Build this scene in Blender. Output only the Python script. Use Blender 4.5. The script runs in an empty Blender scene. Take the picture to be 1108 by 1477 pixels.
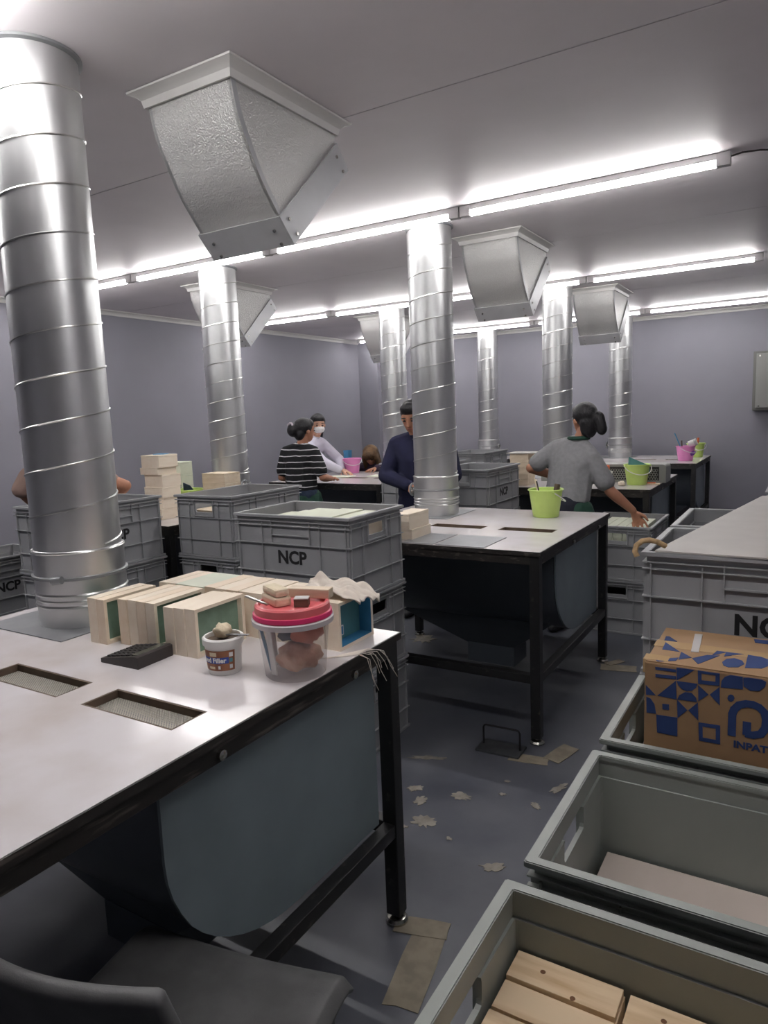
import bpy, bmesh, math, random
from mathutils import Vector, Matrix
random.seed(7)
S = bpy.context.scene
COL = S.collection

# ---------------------------------------------------------------- camera
cam_d = bpy.data.cameras.new('camera')
cam = bpy.data.objects.new('camera', cam_d); COL.objects.link(cam)
RX, RD, RF = Vector((0.8556, 0.5163, -0.0387)), Vector((0.0380, -0.1372, -0.9898)), Vector((-0.5163, 0.8454, -0.1370))
M = Matrix.Identity(4)
for i in range(3):
    M[i][0] = RX[i]; M[i][1] = -RD[i]; M[i][2] = -RF[i]
M[0][3], M[1][3], M[2][3] = 0, 0, 1.5
cam.matrix_world = M
cam_d.sensor_fit = 'VERTICAL'; cam_d.sensor_height = 36; cam_d.sensor_width = 27
cam_d.lens = 24.552; cam_d.clip_start = .02
S.camera = cam
# ---------------------------------------------------------------- world, exposure
w = bpy.data.worlds.new('world'); S.world = w; w.use_nodes = True
w.node_tree.nodes['Background'].inputs[0].default_value = (.5, .5, .55, 1)
w.node_tree.nodes['Background'].inputs[1].default_value = .05
S.view_settings.view_transform = 'Standard'; S.view_settings.look = 'None'
S.view_settings.gamma = 1; S.view_settings.use_curve_mapping = False
S.view_settings.exposure = 0.65
TUBE_STRENGTH = 40.0

# ---------------------------------------------------------------- materials
def srgb(r, g, b):
    f = lambda c: (c/255/12.92) if c/255 <= .04045 else ((c/255+.055)/1.055)**2.4
    return (f(r), f(g), f(b), 1)
def mat(name, col, rough=.5, metal=0, var=0, vscale=8, bump=0, bscale=60, emit=0, trans=0, alpha=1, spec=.5, stretch=None, col2=None, lo=.4, hi=.6, detail=4, rvar=0):
    m = bpy.data.materials.new(name); m.use_nodes = True
    nt = m.node_tree; P = nt.nodes['Principled BSDF']
    P.inputs['Base Color'].default_value = col; P.inputs['Roughness'].default_value = rough
    P.inputs['Metallic'].default_value = metal; P.inputs['Specular IOR Level'].default_value = spec
    if trans: P.inputs['Transmission Weight'].default_value = trans
    if alpha < 1: P.inputs['Alpha'].default_value = alpha
    if emit:
        P.inputs['Emission Color'].default_value = col; P.inputs['Emission Strength'].default_value = emit
    if var or bump or col2 or rvar:
        tc = nt.nodes.new('ShaderNodeTexCoord'); mp = nt.nodes.new('ShaderNodeMapping')
        nt.links.new(tc.outputs['Object'], mp.inputs[0])
        if stretch: mp.inputs['Scale'].default_value = stretch
    if var or col2 or rvar:
        n = nt.nodes.new('ShaderNodeTexNoise'); n.inputs['Scale'].default_value = vscale; n.inputs['Detail'].default_value = detail
        nt.links.new(mp.outputs[0], n.inputs['Vector'])
        r = nt.nodes.new('ShaderNodeValToRGB'); nt.links.new(n.outputs['Fac'], r.inputs[0])
        c2 = col2 or tuple(min(1, c*(1+var)) for c in col[:3])+(1,)
        c1 = col if col2 else tuple(c*(1-var) for c in col[:3])+(1,)
        r.color_ramp.elements[0].position = lo; r.color_ramp.elements[0].color = c1
        r.color_ramp.elements[1].position = hi; r.color_ramp.elements[1].color = c2
        if var or col2: nt.links.new(r.outputs[0], P.inputs['Base Color'])
        if rvar:
            mr = nt.nodes.new('ShaderNodeMapRange'); mr.inputs['From Min'].default_value = .3; mr.inputs['From Max'].default_value = .7
            mr.inputs['To Min'].default_value = rough-rvar; mr.inputs['To Max'].default_value = rough+rvar
            nt.links.new(n.outputs['Fac'], mr.inputs[0]); nt.links.new(mr.outputs[0], P.inputs['Roughness'])
    if bump:
        b = nt.nodes.new('ShaderNodeTexNoise'); b.inputs['Scale'].default_value = bscale; b.inputs['Detail'].default_value = 2
        nt.links.new(mp.outputs[0], b.inputs['Vector'])
        bn = nt.nodes.new('ShaderNodeBump'); bn.inputs['Strength'].default_value = bump; bn.inputs['Distance'].default_value = .01
        nt.links.new(b.outputs['Fac'], bn.inputs['Height']); nt.links.new(bn.outputs[0], P.inputs['Normal'])
    return m
def stripes_mat(name, c1, c2, period, duty, phase=0):
    m = mat(name, c1, .85); nt = m.node_tree; P = nt.nodes['Principled BSDF']
    tc = nt.nodes.new('ShaderNodeTexCoord'); sp = nt.nodes.new('ShaderNodeSeparateXYZ'); nt.links.new(tc.outputs['Object'], sp.inputs[0])
    nz = nt.nodes.new('ShaderNodeTexNoise'); nz.inputs['Scale'].default_value = 7; nt.links.new(tc.outputs['Object'], nz.inputs['Vector'])
    def mth(op, a, b):
        n = nt.nodes.new('ShaderNodeMath'); n.operation = op
        for k, v in enumerate((a, b)):
            if hasattr(v, 'links'): nt.links.new(v, n.inputs[k])
            else: n.inputs[k].default_value = v
        return n.outputs[0]
    z = mth('ADD', sp.outputs['Z'], mth('MULTIPLY', nz.outputs['Fac'], .03))
    f = mth('FRACT', mth('DIVIDE', mth('ADD', z, phase), period), 0)
    g = mth('LESS_THAN', f, duty)
    mx = nt.nodes.new('ShaderNodeMix'); mx.data_type = 'RGBA'
    nt.links.new(g, mx.inputs[0]); mx.inputs[6].default_value = c1; mx.inputs[7].default_value = c2
    nt.links.new(mx.outputs[2], P.inputs['Base Color'])
    return m
K = {}
K['wall'] = mat('lilac_plaster', srgb(140, 139, 148), .75, var=.04, vscale=1.2, bump=.05, bscale=120)
K['ceil'] = mat('painted_ceiling_panel', srgb(224, 218, 221), .5, spec=.35, var=.03, vscale=2, bump=.02, bscale=40)
K['trim'] = mat('white_cornice', srgb(205, 203, 200), .4)
K['floor'] = mat('grey_epoxy_floor', srgb(78, 81, 90), .42, col2=srgb(106, 108, 114), vscale=3.2, lo=.35, hi=.8, detail=8, bump=.03, bscale=30, rvar=.1)
K['patch'] = mat('worn_filler', srgb(142, 137, 126), .8, var=.15, vscale=25)
K['tape'] = mat('paper_tape', srgb(136, 127, 110), .7, var=.12, vscale=18)
K['galv'] = mat('galvanised_steel', srgb(212, 213, 213), .36, .94, var=.08, vscale=3, stretch=(1, 1, .6), rvar=.08, bump=.01, bscale=9)
K['galvdull'] = mat('galvanised_sheet', srgb(150, 152, 154), .5, .6, var=.06, vscale=8)
K['seam'] = mat('bright_seam', srgb(215, 215, 212), .28, 1)
K['stucco'] = mat('embossed_aluminium', srgb(206, 205, 203), .38, .72, bump=.55, bscale=190)
K['alu'] = mat('plain_aluminium', srgb(184, 185, 187), .45, .4, var=.04)
K['whitemetal'] = mat('white_painted_metal', srgb(205, 203, 203), .4)
K['tube'] = mat('led_tube', (1, .985, .975, 1), .4, emit=TUBE_STRENGTH)
K['black'] = mat('black_worn_paint', srgb(30, 30, 31), .42, col2=srgb(78, 74, 68), vscale=30, lo=.62, hi=.8, detail=8)
K['darkedge'] = mat('dark_worn_edge', srgb(40, 37, 35), .5, col2=srgb(120, 112, 104), vscale=24, lo=.55, hi=.85, stretch=(1, .35, 3), detail=8)
K['laminate'] = mat('white_laminate', srgb(224, 219, 220), .16, col2=srgb(206, 197, 192), vscale=4, lo=.45, hi=.75, rvar=.05)
K['slotwood'] = mat('brown_ply', srgb(96, 80, 66), .7, var=.15, vscale=20)
K['mesh'] = mat('wire_mesh', srgb(214, 208, 196), .5, .1)
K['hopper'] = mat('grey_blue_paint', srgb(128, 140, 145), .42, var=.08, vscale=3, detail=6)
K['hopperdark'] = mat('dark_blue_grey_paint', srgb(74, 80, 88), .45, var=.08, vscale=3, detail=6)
K['chrome'] = mat('chrome', srgb(190, 188, 182), .2, 1)
K['crate'] = mat('grey_plastic', srgb(150, 151, 153), .5, var=.04, vscale=5)
K['crate2'] = mat('grey_green_plastic', srgb(140, 145, 140), .45, var=.04, vscale=5)
K['ink'] = mat('black_ink', srgb(22, 22, 24), .6)
K['pine'] = mat('pale_wood', srgb(226, 210, 186), .6, col2=srgb(206, 186, 158), vscale=6, lo=.4, hi=.7, stretch=(1, 6, 6))
K['pine2'] = mat('bleached_wood', srgb(243, 230, 210), .6, col2=srgb(236, 219, 196), vscale=9, lo=.35, hi=.8, stretch=(4, 1, 4))
K['pine4'] = mat('warm_bleached_wood', srgb(240, 223, 200), .6, col2=srgb(232, 211, 184), vscale=9, lo=.35, hi=.8, stretch=(4, 1, 4))
K['pine3'] = mat('knotty_pine', srgb(224, 200, 166), .55, col2=srgb(196, 164, 124), vscale=5, lo=.45, hi=.75, stretch=(1.2, 9, 9))
K['knot'] = mat('wood_knot', srgb(110, 74, 48), .6)
K['board'] = mat('pale_board', srgb(196, 184, 174), .6, var=.04, vscale=5)
K['green'] = mat('green_felt', srgb(120, 146, 128), .8, var=.08, vscale=30)
K['paleg'] = mat('pale_green_lid', srgb(218, 222, 202), .6, var=.03)
K['blue'] = mat('blue_paint', srgb(66, 136, 178), .6, var=.1, vscale=14)
K['teal'] = mat('teal_panel', srgb(84, 140, 146), .6, var=.1, vscale=10)
K['sheet'] = mat('grey_sheet', srgb(176, 172, 167), .55, var=.03)
K['rope'] = mat('jute_rope', srgb(178, 150, 112), .9, var=.2, vscale=60)
K['card'] = mat('cardboard', srgb(152, 121, 88), .75, var=.06, vscale=9)
K['cardblue'] = mat('blue_print', srgb(40, 62, 112), .7)
K['clear'] = mat('clear_tape', srgb(190, 160, 120), .15)
K['whitetape'] = mat('white_tape', srgb(190, 188, 186), .5)
K['lime'] = mat('lime_plastic', srgb(200, 226, 124), .4, var=.06, vscale=8)
K['pinkp'] = mat('pink_plastic', srgb(236, 148, 204), .4, var=.05)
K['purple'] = mat('purple_stain', srgb(130, 70, 170), .6)
K['redlid'] = mat('coral_lid', srgb(228, 112, 116), .35)
K['magenta'] = mat('magenta_band', srgb(216, 52, 108), .4)
K['frost'] = mat('frosted_plastic', srgb(232, 226, 228), .3, alpha=.27)
K['peach'] = mat('peach_bag', srgb(226, 178, 150), .6, col2=srgb(200, 140, 110), vscale=30)
K['frostrim'] = mat('frosted_rim', srgb(226, 220, 222), .35, alpha=.8)
K['white'] = mat('white_plastic', srgb(228, 226, 222), .4)
K['cloth'] = mat('white_cloth', srgb(226, 216, 204), .9, var=.05, vscale=12)
K['putty'] = mat('dried_filler', srgb(222, 208, 180), .9, bump=.4, bscale=80)
K['label'] = mat('wood_print_label', srgb(120, 70, 44), .5, col2=srgb(156, 100, 66), vscale=7, stretch=(6, 6, .6), lo=.35, hi=.65)
K['bluelab'] = mat('blue_label', srgb(36, 66, 150), .5)
K['whiteink'] = mat('white_ink', srgb(238, 238, 236), .5)
K['calc'] = mat('brown_black_plastic', srgb(52, 46, 46), .45)
K['key'] = mat('dark_key', srgb(30, 28, 30), .5)
K['lcd'] = mat('lcd_glass', srgb(84, 86, 78), .2)
K['chair'] = mat('charcoal_plastic', srgb(84, 84, 84), .5, var=.12, vscale=16, bump=.05, bscale=300, detail=8)
K['legmetal'] = mat('grey_metal', srgb(120, 122, 124), .4, .6)
K['steel'] = mat('dark_steel', srgb(84, 86, 88), .5, .5, var=.15, vscale=14)
K['panelbox'] = mat('grey_enclosure', srgb(146, 147, 143), .5)
K['panelin'] = mat('grey_enclosure_edge', srgb(112, 112, 108), .5)
K['skin'] = mat('skin', srgb(176, 124, 98), .6, var=.05, vscale=15)
K['skin2'] = mat('light_skin', srgb(206, 160, 136), .6, var=.04, vscale=15)
K['hair'] = mat('black_hair', srgb(24, 22, 26), .45, bump=.5, bscale=90, stretch=(3, 3, .5))
K['brownhair'] = mat('brown_hair', srgb(112, 84, 52), .6, col2=srgb(78, 56, 34), vscale=14, bump=.6, bscale=70)
K['greyshirt'] = mat('heather_grey_jersey', srgb(138, 138, 140), .9, var=.06, vscale=40)
K['stripe'] = stripes_mat('black_white_stripe', srgb(22, 22, 26), srgb(220, 216, 218), .056, .135)
K['blackcloth'] = mat('black_jersey', srgb(22, 22, 26), .9)
K['navy'] = mat('navy_cloth', srgb(30, 32, 62), .9, var=.1, vscale=12)
K['lavender'] = mat('pale_lavender_cloth', srgb(206, 202, 216), .9, var=.04)
K['dark'] = mat('dark_trousers', srgb(36, 38, 50), .9)
K['pinkcloth'] = mat('pale_pink_cloth', srgb(214, 200, 210), .9)
K['denim'] = mat('dark_denim', srgb(44, 56, 78), .9, var=.1, vscale=20)
K['apron'] = mat('dark_green_apron', srgb(28, 66, 52), .8, var=.08)
K['plum'] = mat('plum_cloth', srgb(58, 44, 62), .9)
K['brownshirt'] = mat('tan_cloth', srgb(146, 122, 112), .9)
K['mask'] = mat('white_mask', srgb(236, 234, 232), .8)
K['eye'] = mat('dark_eye', srgb(26, 20, 20), .3)
K['lip'] = mat('lip', srgb(158, 92, 84), .5)
K['shoe'] = mat('dark_shoe', srgb(34, 34, 38), .6)
K['gold'] = mat('gold_clip', srgb(214, 190, 120), .3, .8)
K['orange'] = mat('orange_cap', srgb(226, 112, 70), .5)
K['redlabel'] = mat('red_label', srgb(190, 60, 60), .5)

# ---------------------------------------------------------------- helpers
def link(name, me, m=None, parent=None, loc=(0, 0, 0), rz=0):
    o = bpy.data.objects.new(name, me); COL.objects.link(o)
    if m is not None and me is not None and not me.materials: me.materials.append(m)
    o.parent = parent; o.location = loc; o.rotation_euler = (0, 0, rz)
    return o
def tag(o, label=None, cat=None, group=None, kind=None):
    if label: o['label'] = label
    if cat: o['category'] = cat
    if group: o['group'] = group
    if kind: o['kind'] = kind
    return o
def thing(name, label, cat, loc=(0, 0, 0), rz=0, group=None):
    return tag(link(name, None, None, None, loc, rz), label, cat, group)
class MB:
    def __init__(s): s.bm = bmesh.new()
    def box(s, x0, y0, z0, x1, y1, z1, bev=0):
        v = [s.bm.verts.new(p) for p in ((x0, y0, z0), (x1, y0, z0), (x1, y1, z0), (x0, y1, z0), (x0, y0, z1), (x1, y0, z1), (x1, y1, z1), (x0, y1, z1))]
        f = [s.bm.faces.new([v[i] for i in q]) for q in ((3, 2, 1, 0), (4, 5, 6, 7), (0, 1, 5, 4), (1, 2, 6, 5), (2, 3, 7, 6), (3, 0, 4, 7))]
        if bev:
            es = list({e for q in f for e in q.edges})
            bmesh.ops.bevel(s.bm, geom=es, offset=bev, segments=2, profile=.6, affect='EDGES')
        return s
    def hull(s, pts):
        vs = [s.bm.verts.new(p) for p in pts]
        r = bmesh.ops.convex_hull(s.bm, input=vs)
        bad = [g for g in set(r['geom_interior']) | set(r['geom_unused']) if isinstance(g, bmesh.types.BMVert) and g.is_valid]
        if bad: bmesh.ops.delete(s.bm, geom=bad, context='VERTS')
        return s
    def tube(s, pts, r, seg=8, cap=True, closed=False):
        pts = [Vector(p) for p in pts]; n = len(pts); rings = []
        rs = r if isinstance(r, (list, tuple)) else [r]*n
        up = None
        for i, p in enumerate(pts):
            if closed: t = pts[(i+1) % n]-pts[i-1]
            else: t = pts[min(i+1, n-1)]-pts[max(i-1, 0)]
            t.normalize()
            if up is None:
                up = Vector((0, 0, 1)) if abs(t.z) < .9 else Vector((1, 0, 0))
            u = t.cross(up)
            if u.length < 1e-4: u = t.cross(Vector((1, .3, 0)))
            u.normalize(); v = u.cross(t).normalized(); up = v
            rings.append([s.bm.verts.new(p+rs[i]*(math.cos(a)*u+math.sin(a)*v)) for a in [2*math.pi*k/seg for k in range(seg)]])
        for i in range(n if closed else n-1):
            A, B = rings[i], rings[(i+1) % n]
            for k in range(seg): s.bm.faces.new((A[k], A[(k+1) % seg], B[(k+1) % seg], B[k]))
        if cap and not closed:
            s.bm.faces.new(rings[0][::-1]); s.bm.faces.new(rings[-1])
        return s
    def lathe(s, prof, seg=24, c=(0, 0, 0)):
        rings = []
        for r, z in prof:
            if r < 1e-5: rings.append([s.bm.verts.new((c[0], c[1], c[2]+z))])
            else: rings.append([s.bm.verts.new((c[0]+r*math.cos(2*math.pi*k/seg), c[1]+r*math.sin(2*math.pi*k/seg), c[2]+z)) for k in range(seg)])
        for A, B in zip(rings, rings[1:]):
            for k in range(seg):
                j = (k+1) % seg
                if len(A) == 1 and len(B) == 1: continue
                if len(A) == 1: s.bm.faces.new((A[0], B[j], B[k]))
                elif len(B) == 1: s.bm.faces.new((A[k], A[j], B[0]))
                else: s.bm.faces.new((A[k], A[j], B[j], B[k]))
        return s
    def prism(s, poly, axis, a, b):
        # poly: list of 2D points; axis 0: (y,z) along x; 1: (x,z) along y; 2: (x,y) along z
        def P(q, t): return ((t, q[0], q[1]), (q[0], t, q[1]), (q[0], q[1], t))[axis]
        A = [s.bm.verts.new(P(q, a)) for q in poly]; B = [s.bm.verts.new(P(q, b)) for q in poly]
        n = len(poly)
        for k in range(n): s.bm.faces.new((A[k], A[(k+1) % n], B[(k+1) % n], B[k]))
        s.bm.faces.new(A[::-1]); s.bm.faces.new(B)
        return s
    def mesh(s, smooth=False, angle=40):
        bmesh.ops.recalc_face_normals(s.bm, faces=s.bm.faces[:])
        me = bpy.data.meshes.new('m'); s.bm.to_mesh(me); s.bm.free()
        if smooth:
            for p in me.polygons: p.use_smooth = True
            me.set_sharp_from_angle(angle=math.radians(angle))
        return me
    def build(s, name, m, parent=None, loc=(0, 0, 0), smooth=False, rz=0, angle=40):
        return link(name, s.mesh(smooth, angle), m, parent, loc, rz)
def baked(o, name=None):
    dg = bpy.context.evaluated_depsgraph_get(); dg.update()
    me = bpy.data.meshes.new_from_object(o.evaluated_get(dg))
    o.modifiers.clear(); old = o.data; o.data = me
    if old.users == 0: bpy.data.meshes.remove(old)
    return o
def copy_tree(o, parent=None):
    c = o.copy(); COL.objects.link(c); c.parent = parent
    for ch in list(o.children): copy_tree(ch, c)
    return c
def text_mesh(body, size, bold=.0, extrude=.0006):
    cu = bpy.data.curves.new('t', 'FONT'); cu.body = body; cu.size = size; cu.align_x = 'CENTER'; cu.align_y = 'CENTER'
    cu.offset = bold; cu.extrude = extrude; cu.resolution_u = 3
    o = bpy.data.objects.new('t', cu); COL.objects.link(o)
    dg = bpy.context.evaluated_depsgraph_get(); dg.update()
    me = bpy.data.meshes.new_from_object(o.evaluated_get(dg))
    bpy.data.objects.remove(o); bpy.data.curves.remove(cu)
    me.materials.clear()
    return me

# ================================================================ SETTING
H = 2.57
BACK, LEFT, RIGHT, FRONT = 9.2, -5.65, .95, -2.6
fl = tag(MB().box(LEFT-.2, FRONT-.2, -.15, RIGHT+.2, BACK+.2, 0).build('floor', K['floor']), kind='structure')
ce = tag(MB().box(LEFT-.2, FRONT-.2, H+.03, RIGHT+.2, BACK+.2, H+.15).build('ceiling', K['ceil']), kind='structure')
seams = [FRONT-.2, -2.5, -.12, 2.255, 4.62, 6.99, BACK+.2]
for a, b in zip(seams, seams[1:]):
    MB().box(LEFT-.2, a+.0025, H, RIGHT+.2, b-.0025, H+.04, bev=.002).build('ceiling_panel', K['ceil'], ce)
tag(MB().box(LEFT-.2, BACK, 0, RIGHT+.2, BACK+.2, H+.03).build('wall_back', K['wall']), kind='structure')
tag(MB().box(LEFT-.2, FRONT-.2, 0, LEFT, BACK, H+.03).build('wall_left', K['wall']), kind='structure')
tag(MB().box(RIGHT, FRONT-.2, 0, RIGHT+.2, BACK, H+.03).build('wall_right', K['wall']), kind='structure')
tag(MB().box(LEFT, FRONT-.2, 0, RIGHT, FRONT, H+.03).build('wall_front', K['wall']), kind='structure')
tag(MB().box(LEFT, 8.7, 0, -5.33, BACK, H).build('wall_corner', K['wall']), kind='structure')
cove = [(0, 0), (.045, 0), (.042, -.008), (.024, -.016), (.012, -.03), (.008, -.045), (0, -.045)]
tag(MB().prism([(LEFT+u, H+v) for u, v in cove], 1, FRONT, 8.7).build('trim_1', K['trim'], smooth=True, angle=25), kind='structure')
tag(MB().prism([(BACK-u, H+v) for u, v in cove], 0, -5.33, RIGHT).build('trim_2', K['trim'], smooth=True, angle=25), kind='structure')

# worn patches and paper tape on the floor
def blob(cx, cy, rx, ry, rot, n=26, jag=.55):
    out = []
    for k in range(n):
        a = 2*math.pi*k/n; r = 1-jag*random.random()
        x, y = rx*r*math.cos(a), ry*r*math.sin(a)
        out.append((cx+x*math.cos(rot)-y*math.sin(rot), cy+x*math.sin(rot)+y*math.cos(rot)))
    return out
for cx, cy, rx, ry, rot in [(-1.17, 2.11, .055, .045, .3), (-1.12, 2.33, .05, .035, .1), (-1.31, 2.30, .045, .03, .5), (-1.25, 2.23, .03, .04, 0),
                            (-.847, 1.985, .05, .028, .6), (-.80, 2.56, .06, .02, 1.2), (-1.22, 2.05, .02, .012, .4), (-1.04, 2.06, .016, .012, 0),
                            (-.98, 2.42, .02, .012, .4), (-.84, 2.40, .02, .03, .8), (-1.0, 2.52, .018, .012, .2), (-2.16, 3.99, .11, .1, .2), (-1.6, 1.86, .02, .03, .2), (-1.38, 2.55, .1, .02, .4)]:
    MB().prism(blob(cx, cy, rx, ry, rot), 2, .0005, .0022).build('worn_patch', K['patch'], fl)
def strip(cx, cy, L, W, a):
    c, s_ = math.cos(a), math.sin(a); n = 5
    pts = [(-L/2, -W/2), (0, -W/2*1.02), (L/2, -W/2*.9), (L/2*.96, 0), (L/2, W/2), (.02, W/2*1.05), (-L/2*1.02, W/2*.94), (-L/2*.97, .01)]
    return [(cx+x*c-y*s_, cy+x*s_+y*c) for x, y in pts]
for cx, cy, L, W, a, h in [(-.865, 1.50, .30, .10, 1.75, .002), (-.92, 1.63, .16, .07, .25, .0035), (-.985, 2.735, .17, .07, .15, .002), (-.875, 2.845, .17, .08, 1.3, .0035), (-.89, 3.99, .2, .1, .2, .002), (-.93, 4.07, .12, .05, 1.0, .0035)]:
    MB().prism(strip(cx, cy, L, W, a), 2, .0006, h).build('tape_strip', K['tape'], fl)

# electrical enclosure on the back wall
t = thing('electrical_enclosure', 'grey steel electrical cabinet mounted on the back wall', 'cabinet', (-.15, BACK, 1.39))
MB().box(-.415, -.16, 0, .40, -.001, .66, bev=.008).build('case', K['panelin'], t)
MB().box(-.385, -.175, .03, .38, -.15, .635, bev=.006).build('door', K['panelbox'], t)
for x in (-.35,):
    for z in (.05, .61): MB().prism([(x+.009*math.cos(k), z+.009*math.sin(k)) for k in [i*math.pi/4 for i in range(8)]], 1, -.18, -.17).build('screw', K['chrome'], t)

# ================================================================ LED TUBE LIGHTS
def tube_light():
    t = thing('tube_light', 'x', 'light')
    MB().box(-.64, -.018, -.028, .64, .018, 0, bev=.003).build('housing', K['whitemetal'], t)
    arc = [(.0145*math.cos(a), -.041+.0145*math.sin(a)) for a in [math.radians(-183+186*k/14) for k in range(15)]]
    MB().prism(arc, 0, -.5825, .5825).build('tube', K['tube'], t)
    for sx in (-1, 1): MB().box(sx*.64, -.02, -.056, sx*.5825, .02, -.002, bev=.003).build('end_cap', K['whitemetal'], t)
    return t
rows = [(1.07, 'nearest ceiling row, rightmost tube added'), (3.535, 'ceiling row above the middle table'), (6.0, 'second ceiling row from the back wall'), (8.43, 'ceiling row closest to the back wall')]
ords = ['rightmost', 'second from the right', 'third from the right', 'fourth from the right', 'fifth from the right']
tl0 = tube_light()
first = True
for Y, rn in rows:
    for k in range(4 if Y > 2 else 5):  # nearest row gets one unseen extra tube at right, added to light the foreground
        o = tl0 if first else copy_tree(tl0); first = False
        o.location = (-.39-.5825-1.288*(k if Y > 2 else k-1), Y, H)
        o['label'] = f'{ords[k]} LED tube light, {rn}'; o['group'] = 'LED tube lights under the ceiling'
cable = MB().tube([(-.335, 3.535, H-.02), (-.29, 3.54, H-.012), (-.22, 3.53, H-.02), (-.13, 3.56, H-.03), (-.02, 3.60, H-.02), (.1, 3.66, H-.006)], .004, 6).build('power_cable', K['calc'], smooth=True)
tag(cable, 'dark power cable leaving the end of the first light row', 'cable')

# ================================================================ SPIRAL DUCTS
def duct(side):
    t = thing('spiral_duct', 'x', 'duct', (0, 0, 0))
    R_ = .13; z1 = H-.89
    MB().lathe([(R_, .235), (R_, z1)], 48).build('pipe', K['galv'], t, smooth=True)
    pts = []
    pitch, n = .132, 40; z = .25; turns = (z1-.26)/pitch
    for i in range(int(turns*n)):
        a = 2*math.pi*i/n
        pts.append(((R_+.0005)*math.cos(a), (R_+.0005)*math.sin(a), z+pitch*i/n))
    MB().tube(pts, .0032, 5).build('spiral_seam', K['seam'], t, smooth=True)
    MB().lathe([(R_+.004, 0), (R_+.004, .066), (R_+.006, .068), (R_+.006, .235), (R_, .24)], 48).build('sleeve', K['galv'], t, smooth=True)
    for zz, rr in ((.068, .005), (.086, .0035), (.104, .005)):
        MB().tube([((R_+.005)*math.cos(2*math.pi*k/48), (R_+.005)*math.sin(2*math.pi*k/48), zz) for k in range(48)], rr, 6, closed=True).build('collar_ring', K['seam'], t, smooth=True)
    MB().tube([((R_+.006)*math.cos(2*math.pi*k/48), (R_+.006)*math.sin(2*math.pi*k/48), .235) for k in range(48)], .004, 6, closed=True).build('collar_ring', K['seam'], t, smooth=True)
    MB().lathe([(R_+.006, .150), (R_+.013, .152), (R_+.013, .160), (R_+.006, .162)], 48).build('clamp_band', K['galvdull'], t, smooth=True, angle=20)
    if side == 0:
        c = MB().tube([(.055, -.137, .156), (.085, -.125, .159)], .012, 10).build('clamp_bolt', K['galvdull'], t, smooth=True)
    else:
        x = side*(R_+.022)
        h = MB().tube([(x, .036*math.cos(a)-.02, .15+.036*math.sin(a)) for a in [2*math.pi*k/20 for k in range(20)]], .006, 8, closed=True).build('damper_ring', K['galvdull'], t, smooth=True)
        MB().tube([(side*R_, -.02, .15), (side*(R_+.03), -.02, .15)], .014, 10).build('hub', K['chrome'], h, smooth=True)
        for a in (.4, 2.5, 4.6):
            MB().tube([(x, -.02, .15), (x, -.02+.034*math.cos(a), .15+.034*math.sin(a))], .006, 6).build('spoke', K['chrome'], h, smooth=True)
    MB().lathe([(R_+.0, z1-.012), (R_+.012, z1-.008), (R_+.012, z1-.0005), (R_, z1-.0005)], 48).build('ceiling_flange', K['galvdull'], t, smooth=True, angle=20)
    MB().box(-.225, -.2, .0005, .165, .215, .0035).build('base_plate', K['galvdull'], t)
    return t
XR, XL = -1.935, -3.62
YS = [1.365, 3.79, 6.22, 8.66]
dl = {(0, 0): 'large spiral steel duct rising from the front left table, nearest the camera', (0, 1): 'spiral steel duct rising from the middle table in front of the man in navy',
      (0, 2): 'spiral steel duct just left of the woman in the grey polo', (0, 3): 'spiral steel duct in the far right row, by the table with two buckets',
      (1, 1): 'spiral steel duct on the left, behind the wooden boxes and the stacked crates', (1, 2): 'spiral steel duct behind the man in navy, mostly hidden by a nearer duct',
      (1, 3): 'thinnest looking spiral duct, at the back wall between two nearer ducts'}
d0, dR, dL = duct(0), duct(-1), duct(1)
usedR = usedL = False
for (c, r), lab in dl.items():
    if (c, r) == (0, 0): o = d0
    elif c == 0:
        o = copy_tree(dR) if usedR else dR; usedR = True
    else:
        o = copy_tree(dL) if usedL else dL; usedL = True
    o.location = ((XR, XL)[c]-(.045 if (c, r) == (0, 0) else 0), YS[r], .89); o['label'] = lab; o['group'] = 'spiral ducts between tables and ceiling'

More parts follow.
